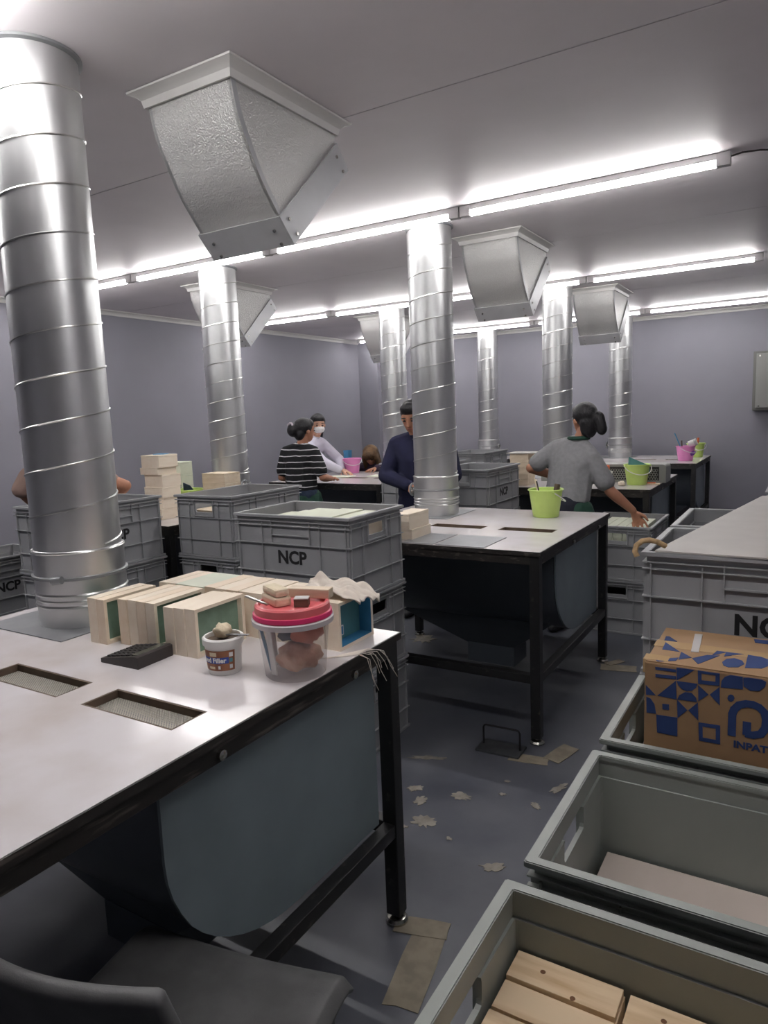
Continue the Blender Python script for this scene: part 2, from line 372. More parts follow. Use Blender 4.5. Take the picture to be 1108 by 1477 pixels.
# ================================================================ CEILING HOODS
def hood():
    t = thing('exhaust_hood', 'x', 'hood')
    W = .18
    prof = [(0, 0)]
    cur = [(0, 0), (.004, -.06), (.024, -.14), (.062, -.215), (.115, -.305), (.205, -.41)]
    sm = []
    for i in range(len(cur)-1):
        for k in range(3):
            u = k/3; p0 = cur[max(i-1, 0)]; p1 = cur[i]; p2 = cur[i+1]; p3 = cur[min(i+2, len(cur)-1)]
            sm.append(tuple(.5*((2*p1[j])+(-p0[j]+p2[j])*u+(2*p0[j]-5*p1[j]+4*p2[j]-p3[j])*u*u+(-p0[j]+3*p1[j]-3*p2[j]+p3[j])*u**3) for j in (0, 1)))
    sm.append(cur[-1])
    th = .004
    fr = sm+[(y+th, z+th*.6) for y, z in sm[::-1]]
    MB().prism(fr, 0, -W, W).build('front_sheet', K['stucco'], t, smooth=True, angle=30)
    side = sm+[(.548, -.09), (.53, 0)]
    for s_ in (-1, 1):
        MB().prism(side, 0, s_*W, s_*(W-.004)).build('side_panel', K['stucco'], t)
        MB().prism(sm+[(y+.02, z+.006) for y, z in sm[::-1]], 0, s_*(W+.001), s_*(W-.012)).build('corner_angle', K['alu'], t)
    MB().box(-W, .528, -.09, W, .545, 0).build('back_panel', K['stucco'], t)
    # rectangular collar, projecting square to the slanted opening
    a, b = Vector((.205, -.41)), Vector((.548, -.09)); d = (b-a).normalized(); n = Vector((d.y, -d.x)); L = (b-a).length
    def pt(u, v): q = a+d*u+n*v; return (q.x, q.y)
    for s_ in (-1, 1):
        MB().prism([pt(-.008, -.012), pt(L+.008, -.012), pt(L+.008, .092), pt(-.008, .092)], 0, s_*(W+.008), s_*(W+.001)).build('collar_side', K['alu'], t)
        for u in (.03, L-.03):
            for v in (.02, .075):
                q = pt(u, v); MB().prism([(q[0]+.006*math.cos(k*math.pi/4), q[1]+.006*math.sin(k*math.pi/4)) for k in range(8)], 0, s_*(W+.008), s_*(W+.012)).build('screw', K['chrome'], t)
    for u in (-.008, L+.001):
        MB().prism([pt(u, -.012), pt(u+.007, -.012), pt(u+.007, .092), pt(u, .092)], 0, -W, W).build('collar_end', K['alu'], t)
    q0, q1 = pt(-.009, .03), pt(-.009, .08)
    for q in (q0, q1):
        for x in (-.14, .14): MB().tube([(x, q[0], q[1]), (x, q[0]-.004*n.x*0-.005*d.x, q[1]-.005*d.y)], .006, 8).build('screw', K['chrome'], t)
    # white cove moulding round the top
    cv = [(0, -.002), (.045, -.002), (.044, -.008), (.026, -.014), (.013, -.026), (.008, -.048), (0, -.048)]
    def mitre(ax):
        bm = MB(); 
        ring = []
        x0, x1, y0, y1 = -W-.002, W+.002, -.002, .547
        secs = []
        for u, v in cv:
            if ax == 'f': secs.append(((x0-u, y0-u, v), (x1+u, y0-u, v)))
            if ax == 'r': secs.append(((x1+u, y0-u, v), (x1+u, y1+u, v)))
            if ax == 'l': secs.append(((x0-u, y1+u, v), (x0-u, y0-u, v)))
            if ax == 'b': secs.append(((x1+u, y1+u, v), (x0-u, y1+u, v)))
        A = [bm.bm.verts.new(s[0]) for s in secs]; B = [bm.bm.verts.new(s[1]) for s in secs]; n_ = len(secs)
        for k in range(n_): bm.bm.faces.new((A[k], A[(k+1) % n_], B[(k+1) % n_], B[k]))
        bm.bm.faces.new(A); bm.bm.faces.new(B[::-1])
        return bm
    for ax in 'frlb': mitre(ax).build('cove_trim', K['trim'], t, smooth=True, angle=25)
    return t
h0 = hood(); first = True
for x, y, lab in [(-1.71, 1.715, 'largest embossed steel exhaust hood under the ceiling, beside the nearest duct'), (-1.71, 4.14, 'embossed exhaust hood just right of the middle duct'),
                  (-1.71, 6.56, 'smallest of the right row of exhaust hoods, nearest the back wall'), (-4.04, 4.10, 'exhaust hood partly hidden behind the left duct'), (-4.04, 6.56, 'exhaust hood in the far left corner of the ceiling')]:
    o = h0 if first else copy_tree(h0); first = False
    o.location = (x, y, H); o['label'] = lab; o['group'] = 'exhaust hoods under the ceiling'

# ================================================================ EXTRACTION TABLES
TW, TD, TH = 1.29, 1.23, .89           # local: x 0..TW (right edge = TW), y 0..TD (front = 0)
SLOTS = [(.08, .40), (.50, .81), (.90, 1.19)]
SY = (.485, .585)
def table(nslots, grille):
    t = thing('extraction_table', 'x', 'table')
    top = MB().box(0, 0, TH-.018, TW, TD, TH).build('tabletop', K['laminate'], t)
    sl = SLOTS[-nslots:] if nslots else []
    if sl:
        cut = MB()
        for a, b in sl: cut.box(a, SY[0], TH-.1, b, SY[1], TH+.1)
        c = cut.build('cutter', None); md = top.modifiers.new('b', 'BOOLEAN'); md.object = c; md.operation = 'DIFFERENCE'; md.solver = 'EXACT'
        baked(top); bpy.data.objects.remove(c)
    e = .004
    MB().box(-e, -e, TH-.02, TW+e, 0, TH-.001).build('edge_band', K['darkedge'], t)
    MB().box(-e, TD, TH-.02, TW+e, TD+e, TH-.001).build('edge_band', K['darkedge'], t)
    MB().box(TW, 0, TH-.02, TW+e, TD, TH-.001).build('edge_band', K['darkedge'], t)
    MB().box(-e, 0, TH-.02, 0, TD, TH-.001).build('edge_band', K['darkedge'], t)
    g = .045
    for (x0, y0, x1, y1) in ((g, .005, TW-g, .005+g), (g, TD-g-.005, TW-g, TD-.005), (.005, g, .005+g, TD-g), (TW-g-.005, g, TW-.005, TD-g)):
        MB().box(x0, y0, TH-.062, x1, y1, TH-.019, bev=.003).build('frame_rail', K['darkedge'], t)
    for (x0, y0, x1, y1) in ((g, .008, TW-g, .008+g-.006), (g, TD-g-.002, TW-g, TD-.008), (.008, g, .002+g, TD-g), (TW-g-.002, g, TW-.008, TD-g)):
        MB().box(x0, y0, .285, x1, y1, .325, bev=.003).build('stretcher', K['black'], t)
    for x in (.005, TW-g-.005):
        for y in (.005, TD-g-.005):
            l = MB().box(x, y, .03, x+g, y+g, TH-.019, bev=.003).build('leg', K['black'], t)
            MB().lathe([(0, .004), (.034, .004), (.034, .010), (.028, .018), (.012, .022), (.012, .034), (0, .034)], 20, (x+g/2, y+g/2, 0)).build('levelling_foot', K['chrome'], l, smooth=True, angle=30)
    for y in (.52, 1.0): 
        MB().tube([(TW-.006, y, TH-.045), (TW+.004, y, TH-.045), (TW+.007, y, TH-.045)], [.011, .011, .005], 10).build('bolt', K['chrome'], t, smooth=True)
    # hopper: rounded front, straight back
    prof = [(.41, TH-.03), (.41, .66)]
    for k in range(1, 13):
        a = math.pi/2*k/12; prof.append((.41+.385*(1-math.cos(a)), .66-.325*math.sin(a)))
    prof += [(1.165, .325), (1.165, TH-.03)]
    hx0, hx1 = .07, TW-.06
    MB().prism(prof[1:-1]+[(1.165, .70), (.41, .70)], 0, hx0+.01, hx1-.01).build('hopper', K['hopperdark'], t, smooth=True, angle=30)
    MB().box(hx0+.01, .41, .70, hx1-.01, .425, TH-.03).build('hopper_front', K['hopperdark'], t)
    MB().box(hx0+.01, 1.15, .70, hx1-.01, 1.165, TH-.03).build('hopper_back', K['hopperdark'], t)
    def grow(p): return [((.78+(y-.78)*1.012), z-.004 if z < .5 else z) for y, z in p]
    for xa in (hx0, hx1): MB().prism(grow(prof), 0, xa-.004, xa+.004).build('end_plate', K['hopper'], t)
    fx0, fx1, fy0, fy1, fz = hx0+.06, hx1-.05, .62, 1.16, .40
    ox0, ox1, oy0, oy1, oz = .635, .905, .68, .87, .19
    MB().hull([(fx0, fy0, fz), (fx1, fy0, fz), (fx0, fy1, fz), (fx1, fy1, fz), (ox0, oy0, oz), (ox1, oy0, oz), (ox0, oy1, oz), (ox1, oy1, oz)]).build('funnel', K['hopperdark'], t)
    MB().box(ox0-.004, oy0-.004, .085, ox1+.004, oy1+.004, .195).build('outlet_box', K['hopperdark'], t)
    for a, b in sl:
        s_ = MB()
        for (x0, y0, x1, y1) in ((a+.0002, SY[0]+.0002, b-.0002, SY[0]+.006), (a+.0002, SY[1]-.006, b-.0002, SY[1]-.0002), (a+.0002, SY[0]+.006, a+.006, SY[1]-.006), (b-.006, SY[0]+.006, b-.0002, SY[1]-.006)):
            MB().box(x0, y0, TH-.045, x1, y1, TH-.0006).build('slot_liner', K['slotwood'], t)
        if grille:
            m = MB(); zz = TH-.0185
            n = int((b-a)/.0075)
            for i in range(-14, n+1):
                for sg in (1, -1):
                    x0 = a+i*.0075 if sg == 1 else a+i*.0075+.1
                    p, q = Vector((x0, SY[0], zz)), Vector((x0+sg*.1, SY[1], zz))
                    def clip(P, Q):
                        lo, hi = 0., 1.; dx = Q.x-P.x
                        t0, t1 = (a-P.x)/dx, (b-P.x)/dx
                        lo, hi = max(lo, min(t0, t1)), min(hi, max(t0, t1))
                        return (P.lerp(Q, lo), P.lerp(Q, hi)) if hi-lo > .02 else None
                    c = clip(p, q)
                    if c:
                        u = (c[1]-c[0]).normalized(); w_ = Vector((-u.y, u.x, 0))*.0014
                        A, B = c
                        vs = [m.bm.verts.new(v) for v in (A-w_, A+w_, B+w_, B-w_)]; m.bm.faces.new(vs)
            g_ = m.build('wire_grille', K['mesh'], t); g_['kind'] = 'stuff'
    return t
TX = -2.263
TLX = -4.56
tA = table(3, True); tA.location = (TX, .42, 0)
tB = table(2, True); tB.location = (TX, 2.865, 0)
tA['label'] = 'front white-topped extraction table with slotted top, nearest the camera'
tB['label'] = 'white-topped extraction table in the middle, under the green bucket'
for tt in (tA, tB): tt['group'] = 'extraction tables'
for (x, y, lab) in [(TX, 5.31, 'extraction table with a mesh fronted vent box, in front of the woman in grey'), (TX, 7.755, 'extraction table at the back wall carrying a pink and a green bucket'),
                    (TLX, 2.865, 'extraction table on the left under the tower of wooden boxes'), (TLX, 5.31, 'extraction table before the woman in the striped shirt'), (TLX, 7.755, 'extraction table at the back wall behind the crates in the left row')]:
    o = copy_tree(tB); o.location = (x, y, 0); o['label'] = lab; o['group'] = 'extraction tables'
    if x == TLX:
        for ch in o.children:                    # the left tables are mirrored round the aisle; only end bolts differ
            pass
for k, (x0, x1) in enumerate(((.60, .77), (.785, 1.03))):
    tag(MB().box(0, 0, 0, x1-x0, .275, .003).build('steel_sheet', K['galvdull'], loc=(TX+x0, 2.87, TH)), ('narrow' if k == 0 else 'wide')+' thin grey sheet lying at the front edge of the middle table', 'sheet', 'flat grey sheets on the middle table')

# ================================================================ CRATES
CL, CW, CH, PITCH = .645, .458, .361, .3617
def crate_shell():
    a = .015; m = MB().box(-CL/2+a, -CW/2+a, .008, CL/2-a, CW/2-a, CH-.002)
    o = m.build('shell', None)
    def cut(mb):
        c = mb.build('cut', None); md = o.modifiers.new('b', 'BOOLEAN'); md.object = c; md.operation = 'DIFFERENCE'; md.solver = 'EXACT'
        baked(o); bpy.data.objects.remove(c)
    b = a+.009
    cut(MB().box(-CL/2+b, -CW/2+b, .02, CL/2-b, CW/2-b, CH+.1, bev=.006))
    cut(MB().box(-CL/2+a+.004, -CW/2+a+.004, CH-.05, CL/2-a-.004, CW/2-a-.004, CH+.1))
    cut(MB().box(-CL, -.068, CH-.098, CL, .068, CH-.048, bev=.01))
    return o
def ring(z0, z1, out, inn):
    m = MB()
    x, y = CL/2-out, CW/2-out; xi, yi = CL/2-inn, CW/2-inn
    o = [(-x, -y), (x, -y), (x, y), (-x, y)]; i = [(-xi, -yi), (xi, -yi), (xi, yi), (-xi, yi)]
    V = [[m.bm.verts.new((p[0], p[1], z)) for p in q] for q in (o, i) for z in (z0, z1)]
    for k in range(4):
        j = (k+1) % 4
        m.bm.faces.new((V[0][k], V[0][j], V[1][j], V[1][k])); m.bm.faces.new((V[3][k], V[3][j], V[2][j], V[2][k]))
        m.bm.faces.new((V[1][k], V[1][j], V[3][j], V[3][k])); m.bm.faces.new((V[2][k], V[2][j], V[0][j], V[0][k]))
    return m
BOXM = MB().box(-.5, -.5, -.5, .5, .5, .5).mesh()
BOXM.materials.append(K['crate'])
NCP = text_mesh('NCP', .080, .0026)
def crate():
    t = thing('plastic_crate', 'x', 'crate')
    s_ = crate_shell(); s_.data.materials.clear(); s_.data.materials.append(K['crate']); s_.parent = t
    rm = ring(CH-.013, CH, 0, .0215)
    bmesh.ops.bevel(rm.bm, geom=[e for e in rm.bm.edges], offset=.002, segments=2, affect='EDGES')
    rm.build('rim', K['crate'], t)
    def rib(x, y, z, sx, sy, sz):
        o = link('rib', BOXM, None, t, (x, y, z)); o.scale = (sx, sy, sz)
    h = CH
    for z, th in ((.935*h-.006, .003), (.865*h, .003), (.64*h, .0035), (.285*h, .0035), (.02*h, .010)):
        for s in (-1, 1):
            rib(0, s*(CW/2-.0095), z, CL-.008, .011, th)
            if abs(z-.865*h) > .01: rib(s*(CL/2-.0095), 0, z, .011, CW-.03, th)
            else:
                for q in (-1, 1): rib(s*(CL/2-.0095), q*.14, z, .011, .13, th)
    for s in (-1, 1):
        for x in (-.295, -.16, .16, .295): rib(x, s*(CW/2-.0105), .46*h, .0035, .009, .88*h)
        for x in (-.105, .105): rib(x, s*(CW/2-.0105), .78*h, .0035, .009, .30*h)
        rib(0, s*(CW/2-.0105), .75*h, .215, .009, .005)
        for y in (-.205, -.115, .115, .205): rib(s*(CL/2-.0105), y, .46*h, .009, .005, .88*h)
        for y in (-.076, .076): rib(s*(CL/2-.0105), y, .79*h, .009, .005, .28*h)
        rib(s*(CL/2-.0105), 0, .67*h, .009, .16, .005)
        o = link('lettering', NCP, K['ink'], t, (0, s*(CW/2-.0145), .47*h)); o.rotation_euler = (math.pi/2, 0, 0 if s == -1 else math.pi)
    return t
crate0 = crate(); crate_used = False
def stack(cx, cy, n, rot, where, jit=.004, tops='topmost', green=False):
    global crate_used
    out = []
    for k in range(n):
        o = copy_tree(crate0) if crate_used else crate0; crate_used = True
        o.location = (cx+random.uniform(-jit, jit), cy+random.uniform(-jit, jit), PITCH*k)
        o.rotation_euler = (0, 0, rot*math.pi/2)
        lv = tops if k == n-1 else ('lowest' if k == 0 else 'middle')
        o['label'] = f'{lv} grey plastic crate, stack {where}'; o['group'] = 'grey plastic stacking crates'
        if green:
            for c_ in o.children:
                if c_.name.split('.')[0] in ('shell', 'rim', 'rib'):
                    c_.material_slots[0].link = 'OBJECT'; c_.material_slots[0].material = K['crate2']
        out.append(o)
    return out
zc3 = PITCH*3
stack(-1.925, 2.575, 3, 0, 'before the middle table, full of pale boxes', jit=0)
stack(-2.965, 3.18, 3, 1, 'with its handle end facing the camera')
stack(-3.48, 2.50, 3, 1, 'right behind the nearest duct')
stack(-4.455, 2.41, 2, 1, 'dark and low at the left edge')
stack(-2.18, 4.97, 3, 1, 'right of the middle duct')
stack(-2.90, 5.45, 3, 0, 'behind the man in navy')
stack(-3.02, 6.90, 3, 1, 'in the far aisle beyond the nearer crates')
stack(-1.06, 4.95, 2, 1, 'that the woman in grey reaches into', jit=0)
stack(-.075, 2.285, 3, 0, 'under the grey sheet, right side')
stack(-.075, 2.775, 3, 0, 'under the far part of the grey sheet', tops='topmost open')
stack(.16, 3.85, 3, 0, 'at the right edge beyond the grey sheet')
stack(-.075, 1.815, 2, 0, 'with the printed cardboard box', jit=0, green=True)
stack(-.075, 1.30, 2, 0, 'with a wide pale board, next to the nearest stack', jit=0, green=True)
stack(-.085, .785, 2, 0, 'with knotty pine boxes, nearest the camera', jit=0, green=True)

# ================================================================ WOODEN BOXES
def tray(name, L, D, T, label, group, inner, m=None, open_side=1):
    """box standing on edge: thickness along x (open face towards +x), depth along y, height along z"""
    t = thing(name, label, 'box', group=group)
    m = m or K['pine2']; w_ = .009
    MB().box(0, 0, 0, T, D, w_).build('bottom_side', m, t); MB().box(0, 0, L-w_, T, D, L).build('top_side', m, t)
    MB().box(0, 0, w_, T, w_, L-w_).build('front_side', m, t); MB().box(0, D-w_, w_, T, D, L-w_).build('back_side', m, t)
    MB().box(.0, w_, w_, T*.55, D-w_, L-w_).build('panel', inner, t)
    return t
g1 = 'wooden boxes standing on edge on the front table'
proto = tray('wooden_box', .13, .165, .0348, 'x', g1, K['green'])
used = False; proto2 = None
def wb(x, y, lab, sc=(1, 1, 1)):
    global used
    global proto2
    if not used: o = proto; used = True
    elif proto2 is None: o = proto2 = tray('wooden_box', .13, .165, .0348, 'x', g1, K['green'], K['pine4'])
    else: o = copy_tree(random.choice((proto, proto2)))
    o.location = (x, y+random.uniform(-.003, .003), TH); o['label'] = lab; o['group'] = g1; o.scale = (sc[0], sc[1], sc[2]*random.uniform(.985, 1.01))
    o.rotation_euler = (0, 0, random.uniform(-.012, .012))
    return o
nth = ['first', 'second', 'third', 'fourth', 'fifth', 'sixth', 'seventh', 'eighth', 'ninth', 'tenth', 'eleventh', 'twelfth', 'thirteenth', 'fourteenth']
xs = [-1.738, -1.7025, -1.640, -1.6035, -1.567, -1.5305, -1.455, -1.4165, -1.378]
for k, x in enumerate(xs):
    s_ = (1, 1.12, 1) if k < 6 else (1.07, 1.12, 1)
    wb(x, 1.207 if k < 2 else 1.236, f'pale box on edge, {nth[k]} from the left in the front row, nearest table', s_)
x = -1.70; k = 0
for dx in [.036, .036]:
    wb(x, 1.435, f'pale box on edge, {nth[k]} from the left in the back row, nearest table'); x += dx+.0005; k += 1
flat = thing('wooden_box', 'wooden box with a pale green top in the back row, nearest table', 'box', (x+.002, 1.432, TH), group=g1)
MB().box(0, 0, 0, .115, .165, .122, bev=.001).build('body', K['pine2'], flat); MB().box(0, 0, .122, .115, .165, .130, bev=.001).build('lid', K['paleg'], flat)
x += .118
while x < -1.165:
    wb(x, 1.437, f'pale box on edge, {nth[k]} from the left in the back row, nearest table', (1.25, 1, 1)); x += .0450; k += 1
wb(-1.119, 1.440, 'pale wooden box directly left of the open blue box in the back row', (1.15, 1, 1))
tb = tray('wooden_box', .13, .165, .046, 'open wooden box with a blue inside at the right end of the table row', g1, K['teal'])
tb.location = (-1.076, 1.440, TH)
for c_ in tb.children:
    if c_.name.startswith('panel'): c_.scale = (.2, 1, 1)
for (b0, b1) in (((.0062, .0092, .0092), (.0452, .0105, .1208)), ((.0062, .1545, .0092), (.0452, .1558, .1208)), ((.0062, .0105, .0092), (.0452, .1545, .0105)), ((.0062, .0105, .1195), (.0452, .1545, .1208))):
    MB().box(*b0, *b1).build('blue_lining', K['blue'], tb)
lb = MB().box(.0045, .025, .020, .0065, .075, .048).build('printed_label', K['whiteink'], tb)
MB().box(.0066, .028, .023, .007, .072, .045).build('label_print', K['blue'], lb)
# blocks and stacks on the other tables
def plain_box(x, y, z, dx, dy, dz, lab, grp, m, rz=0):
    t = thing('wooden_box', lab, 'box', (x, y, z), rz, grp)
    MB().box(0, 0, 0, dx, dy, dz*.82, bev=.0015).build('body', m, t)
    MB().box(-.0005, -.0005, dz*.83, dx+.0005, dy+.0005, dz-.0006, bev=.0015).build('lid', m, t)
    return t
plain_box(-1.74, 2.94, TH, .10, .20, .052, 'pale wooden box under another on the front left of the middle table', 'boxes on the middle table', K['pine2'])
plain_box(-1.745, 2.925, TH+.052, .10, .205, .078, 'pale wooden box on top of another at the front left of the middle table', 'boxes on the middle table', K['pine2'])
lvl = ['lowest', 'second', 'third', 'fourth', 'fifth', 'topmost']
zz = TH
for k, hh in enumerate((.07, .07, .07, .08, .045, .08)):
    plain_box(-3.685+random.uniform(-.010, .010), 3.05+random.uniform(-.010, .010), zz, .165, .155, hh, f'{lvl[k]} box of the tall pale tower on the left table' if k in (0, 5) else f'{lvl[k]} box from below in the tall pale tower on the left table', 'boxes of the tall tower', K['pine2'])
    zz += hh
tag(MB().box(-.04, -.03, 0, .04, .03, .004, bev=.001).build('blue_pad', K['blue'], loc=(-3.60, 3.14, zz+.0005), rz=.3), 'small dark blue pad on top of the tall box tower', 'pad')
for k in range(4):
    plain_box(-3.895, 3.43, TH+.085*k, .13, .13, .085, f"{['lowest', 'second', 'third', 'topmost'][k]} pale green box of the short stack behind the tower", 'pale green boxes behind the tower', K['paleg'], .15)
for k in range(4):
    plain_box(-3.50+random.uniform(-.003, .003), 3.39, TH+.0675*k, .205, .15, .0675, f"{['lowest', 'second', 'third', 'topmost'][k]} wooden box of the stack in front of the left duct", 'boxes in front of the left duct', K['pine'])
for k in range(5):
    plain_box(-2.085+random.uniform(-.003, .003), 5.42, TH+.052*k, .155, .17, .052, f"{['lowest', 'second', 'middle', 'fourth', 'topmost'][k]} box of the wooden stack at the elbow of the woman in grey", 'boxes beside the woman in grey', K['pine'])
tag(MB().box(-.1, -.1, 0, .16, .12, .006).build('grey_tray', K['sheet'], loc=(-2.01, 5.5, TH+.2605)), 'thin grey sheet lying on the wooden stack beside the woman in grey', 'sheet')
# contents of crates
def slab(name, x0, y0, z0, x1, y1, z1, m, lab, cat, grp=None, bev=.002):
    t = MB().box(0, 0, 0, x1-x0, y1-y0, z1-z0, bev=bev).build(name, m, loc=(x0, y0, z0))
    return tag(t, lab, cat, grp)
zb = PITCH+.0202
for k, (x, dx) in enumerate(((-2.20, .085), (-2.112, .075), (-2.034, .14), (-1.891, .125), (-1.763, .105))):
    z0 = PITCH*2+.0205
    t = thing('wooden_box', f"pale box on end in the full crate by the middle table, {nth[k]} from left", 'box', (x, 2.385, z0), group='pale boxes in the full crate')
    hh = (.30, .31, .322, .326, .322)[k]; dy = .33
    MB().box(0, 0, 0, dx, dy, hh-.012, bev=.001).build('body', K['pine2'], t); MB().box(.004, .004, hh-.012, dx-.004, dy-.004, hh, bev=.001).build('lid', K['paleg'], t)
plain_box(-3.15, 2.95, PITCH*2+.021, .33, .2, .24, 'pale box inside the handle end crate, seen through its handle', None, K['pine'])
for k in range(5):
    t = slab('pale_box', -1.215+.062*k, 4.70, PITCH+.0205, -1.157+.062*k, 5.20, PITCH+.335, K['paleg'], f'pale green box in the crate she reaches into, {nth[k]} from the left', 'box', 'pale boxes in the crate she reaches into')
slab('pale_board', -.355, 1.11, PITCH+.105, .205, 1.495, PITCH+.14, K['board'], 'wide pale board lying in the open crate second from the bottom', 'board')
slab('wooden_box', -.36, 1.12, PITCH+.0205, .20, 1.49, PITCH+.1045, K['pine'], 'wooden box under the wide pale board in the open crate', 'box')
slab('pale_board', -.36, 1.63, PITCH+.18, -.02, 2.0, PITCH+.215, K['board'], 'pale board under the printed cardboard box', 'board')
slab('wooden_box', -.36, 1.64, PITCH+.0205, -.02, 1.99, PITCH+.1795, K['pine'], 'wooden box at the bottom of the crate with the cardboard box', 'box')
def pine_box(x0, y0, x1, y1, z0, z1, lab):
    t = thing('pine_box', lab, 'box', (x0, y0, z0), 0, 'knotty pine boxes in the nearest crate')
    W_, D_, h_ = x1-x0, y1-y0, z1-z0
    MB().box(0, 0, 0, W_, D_, h_-.012, bev=.001).build('body', K['pine3'], t)
    n = 2
    for i in range(n):
        MB().box(.002, D_*i/n+.002, h_-.0115-(.004 if i == 0 else 0), W_-.002, D_*(i+1)/n-.001, h_-(.006 if i == 0 else 0), bev=.001).build('plank', K['pine3'], t)
    for kx, ky in ((.3, .78), (.62, .55), (.8, .2)):
        MB().lathe([(0, h_-.0002 if ky > .5 else h_-.0062), (.0045, h_-.0002 if ky > .5 else h_-.0062), (.004, h_+.0004 if ky > .5 else h_-.0056), (0, h_+.0005 if ky > .5 else h_-.0055)], 10, (W_*kx, D_*ky, 0)).build('knot', K['knot'], t)
px0 = [(-.377, -.206), (-.200, -.022), (-.016, .16)]
for i, (a, b) in enumerate(px0):
    for j, (c, d) in enumerate(((.60, .735), (.74, .86), (.865, .985))):
        pine_box(a, c, b, d, PITCH+.0205, PITCH+.262-(.004*((i+j) % 2)), f"knotty pine box in the nearest crate, {['left', 'middle', 'right'][i]} column, {['front', 'middle', 'rear'][j]} row")

# ================================================================ SHEET AND ROPE ON THE RIGHT CRATES
sh = MB().prism([(0, 0), (.62, -.02), (.95, 1.30), (.20, 1.37)], 2, 0, .005).build('grey_sheet', K['sheet'], loc=(-.362, 2.062, zc3+.0003))
tag(sh, 'large light grey sheet lying over the crate tops on the right', 'sheet')
rp = MB().tube([(-.338, 2.085, zc3+.015), (-.357, 2.068, zc3+.029), (-.376, 2.056, zc3+.035), (-.394, 2.046, zc3+.033), (-.408, 2.038, zc3+.020), (-.411, 2.034, zc3+.004), (-.405, 2.034, zc3-.010)], .0078, 10).build('rope_loop', K['rope'], smooth=True)
tag(rp, 'bent piece of tan rope at the corner of the right crate', 'rope')

# ================================================================ CARDBOARD BOX
cb = thing('cardboard_box', 'brown cardboard box with blue geometric print, standing in a crate', 'box', (0, 0, 0))
BX0, BX1, BY0, BY1, BZ0, BZ1 = -.309, .14, 1.652, 1.932, PITCH+.216, .905
MB().box(BX0, BY0, BZ0, BX1, BY1, BZ1, bev=.003).build('carton', K['card'], cb)
for (y0, y1, dz) in ((BY0+.002, (BY0+BY1)/2-.001, .003), ((BY0+BY1)/2+.001, BY1-.002, .0025)):
    MB().box(BX0+.002, y0, BZ1-.001, BX1-.002, y1, BZ1+dz).build('flap', K['card'], cb)
MB().box(BX0-.006, BY0+.01, BZ1-.03, BX0+.05, BY0+.05, BZ1+.004, bev=.002).build('clear_tape', K['clear'], cb)
MB().box(BX0-.001, (BY0+BY1)/2-.025, BZ1+.0031, BX1, (BY0+BY1)/2+.025, BZ1+.0036).build('clear_tape', K['clear'], cb)
FP = {
'bar': [[(-.2856, .8962), (-.2404, .8965), (-.2404, .8900), (-.2849, .8894)], [(-.2848, .879), (-.2395, .8808), (-.2394, .873), (-.2847, .8711)]],
'triangle': [[(-.2394, .902), (-.2007, .902), (-.2382, .871)], [(-.3058, .8484), (-.2832, .8268), (-.3049, .8245)], [(-.2399, .8701), (-.2377, .825), (-.28, .8267)],
             [(-.1931, .8679), (-.1711, .8487), (-.1917, .8289)], [(-.1491, .871), (-.1685, .8492), (-.1475, .8271)], [(-.2369, .8249), (-.2145, .8033), (-.235, .7804)], [(-.1928, .8262), (-.2123, .8038), (-.1908, .783)]],
'half_round': [[(-.2385, .8694), (-.1945, .8702), (-.1975, .8600), (-.2060, .8515), (-.2165, .8488), (-.2270, .8520), (-.2350, .8600)], [(-.2363, .8253), (-.2323, .8361), (-.22, .8461), (-.2063, .8464), (-.1965, .8364), (-.1944, .8268)],
               [(-.3043, .8198), (-.2946, .8167), (-.2857, .8039), (-.282, .7816), (-.3032, .7806)], [(-.1465, .87), (-.1455, .8853), (-.1393, .8960), (-.1279, .902), (-.1036, .902), (-.1026, .8732)],
               [(-.1027, .90), (-.0922, .902), (-.0672, .902), (-.0584, .898), (-.0603, .8866), (-.0711, .8749), (-.0886, .8727), (-.1015, .8809)]],
'square': [[(-.2686, .8088), (-.2538, .81), (-.2536, .7964), (-.2681, .7952)], [(-.2817, .7797), (-.2355, .7812), (-.2347, .7356), (-.2793, .736)]],
'dot': [[(-.1328, .8481), (-.1309, .8539), (-.1261, .8575), (-.1208, .8558), (-.1186, .8501), (-.1205, .8437), (-.1256, .8404), (-.1306, .8425)]]}
def face_poly(pts, nm='print_shape', m='cardblue', d=.0008):
    MB().prism(pts, 1, BY0-d, BY0+.001).build(nm, K[m], cb)
for nm, L in FP.items():
    for pts in L: face_poly(pts, 'printed_'+nm)
def frame(o, i):
    n = len(o)
    for k in range(n): face_poly([o[k], o[(k+1) % n], i[(k+1) % n], i[k]], 'printed_bar')
frame([(-.1944, .902), (-.1493, .902), (-.1492, .8731), (-.1932, .8704)], [(-.1865, .896), (-.1578, .896), (-.1578, .8811), (-.1861, .8802)])
frame([(-.1904, .779), (-.1456, .7805), (-.1445, .7358), (-.1884, .7355)], [(-.1818, .7708), (-.1544, .7715), (-.1537, .7447), (-.1807, .7444)])
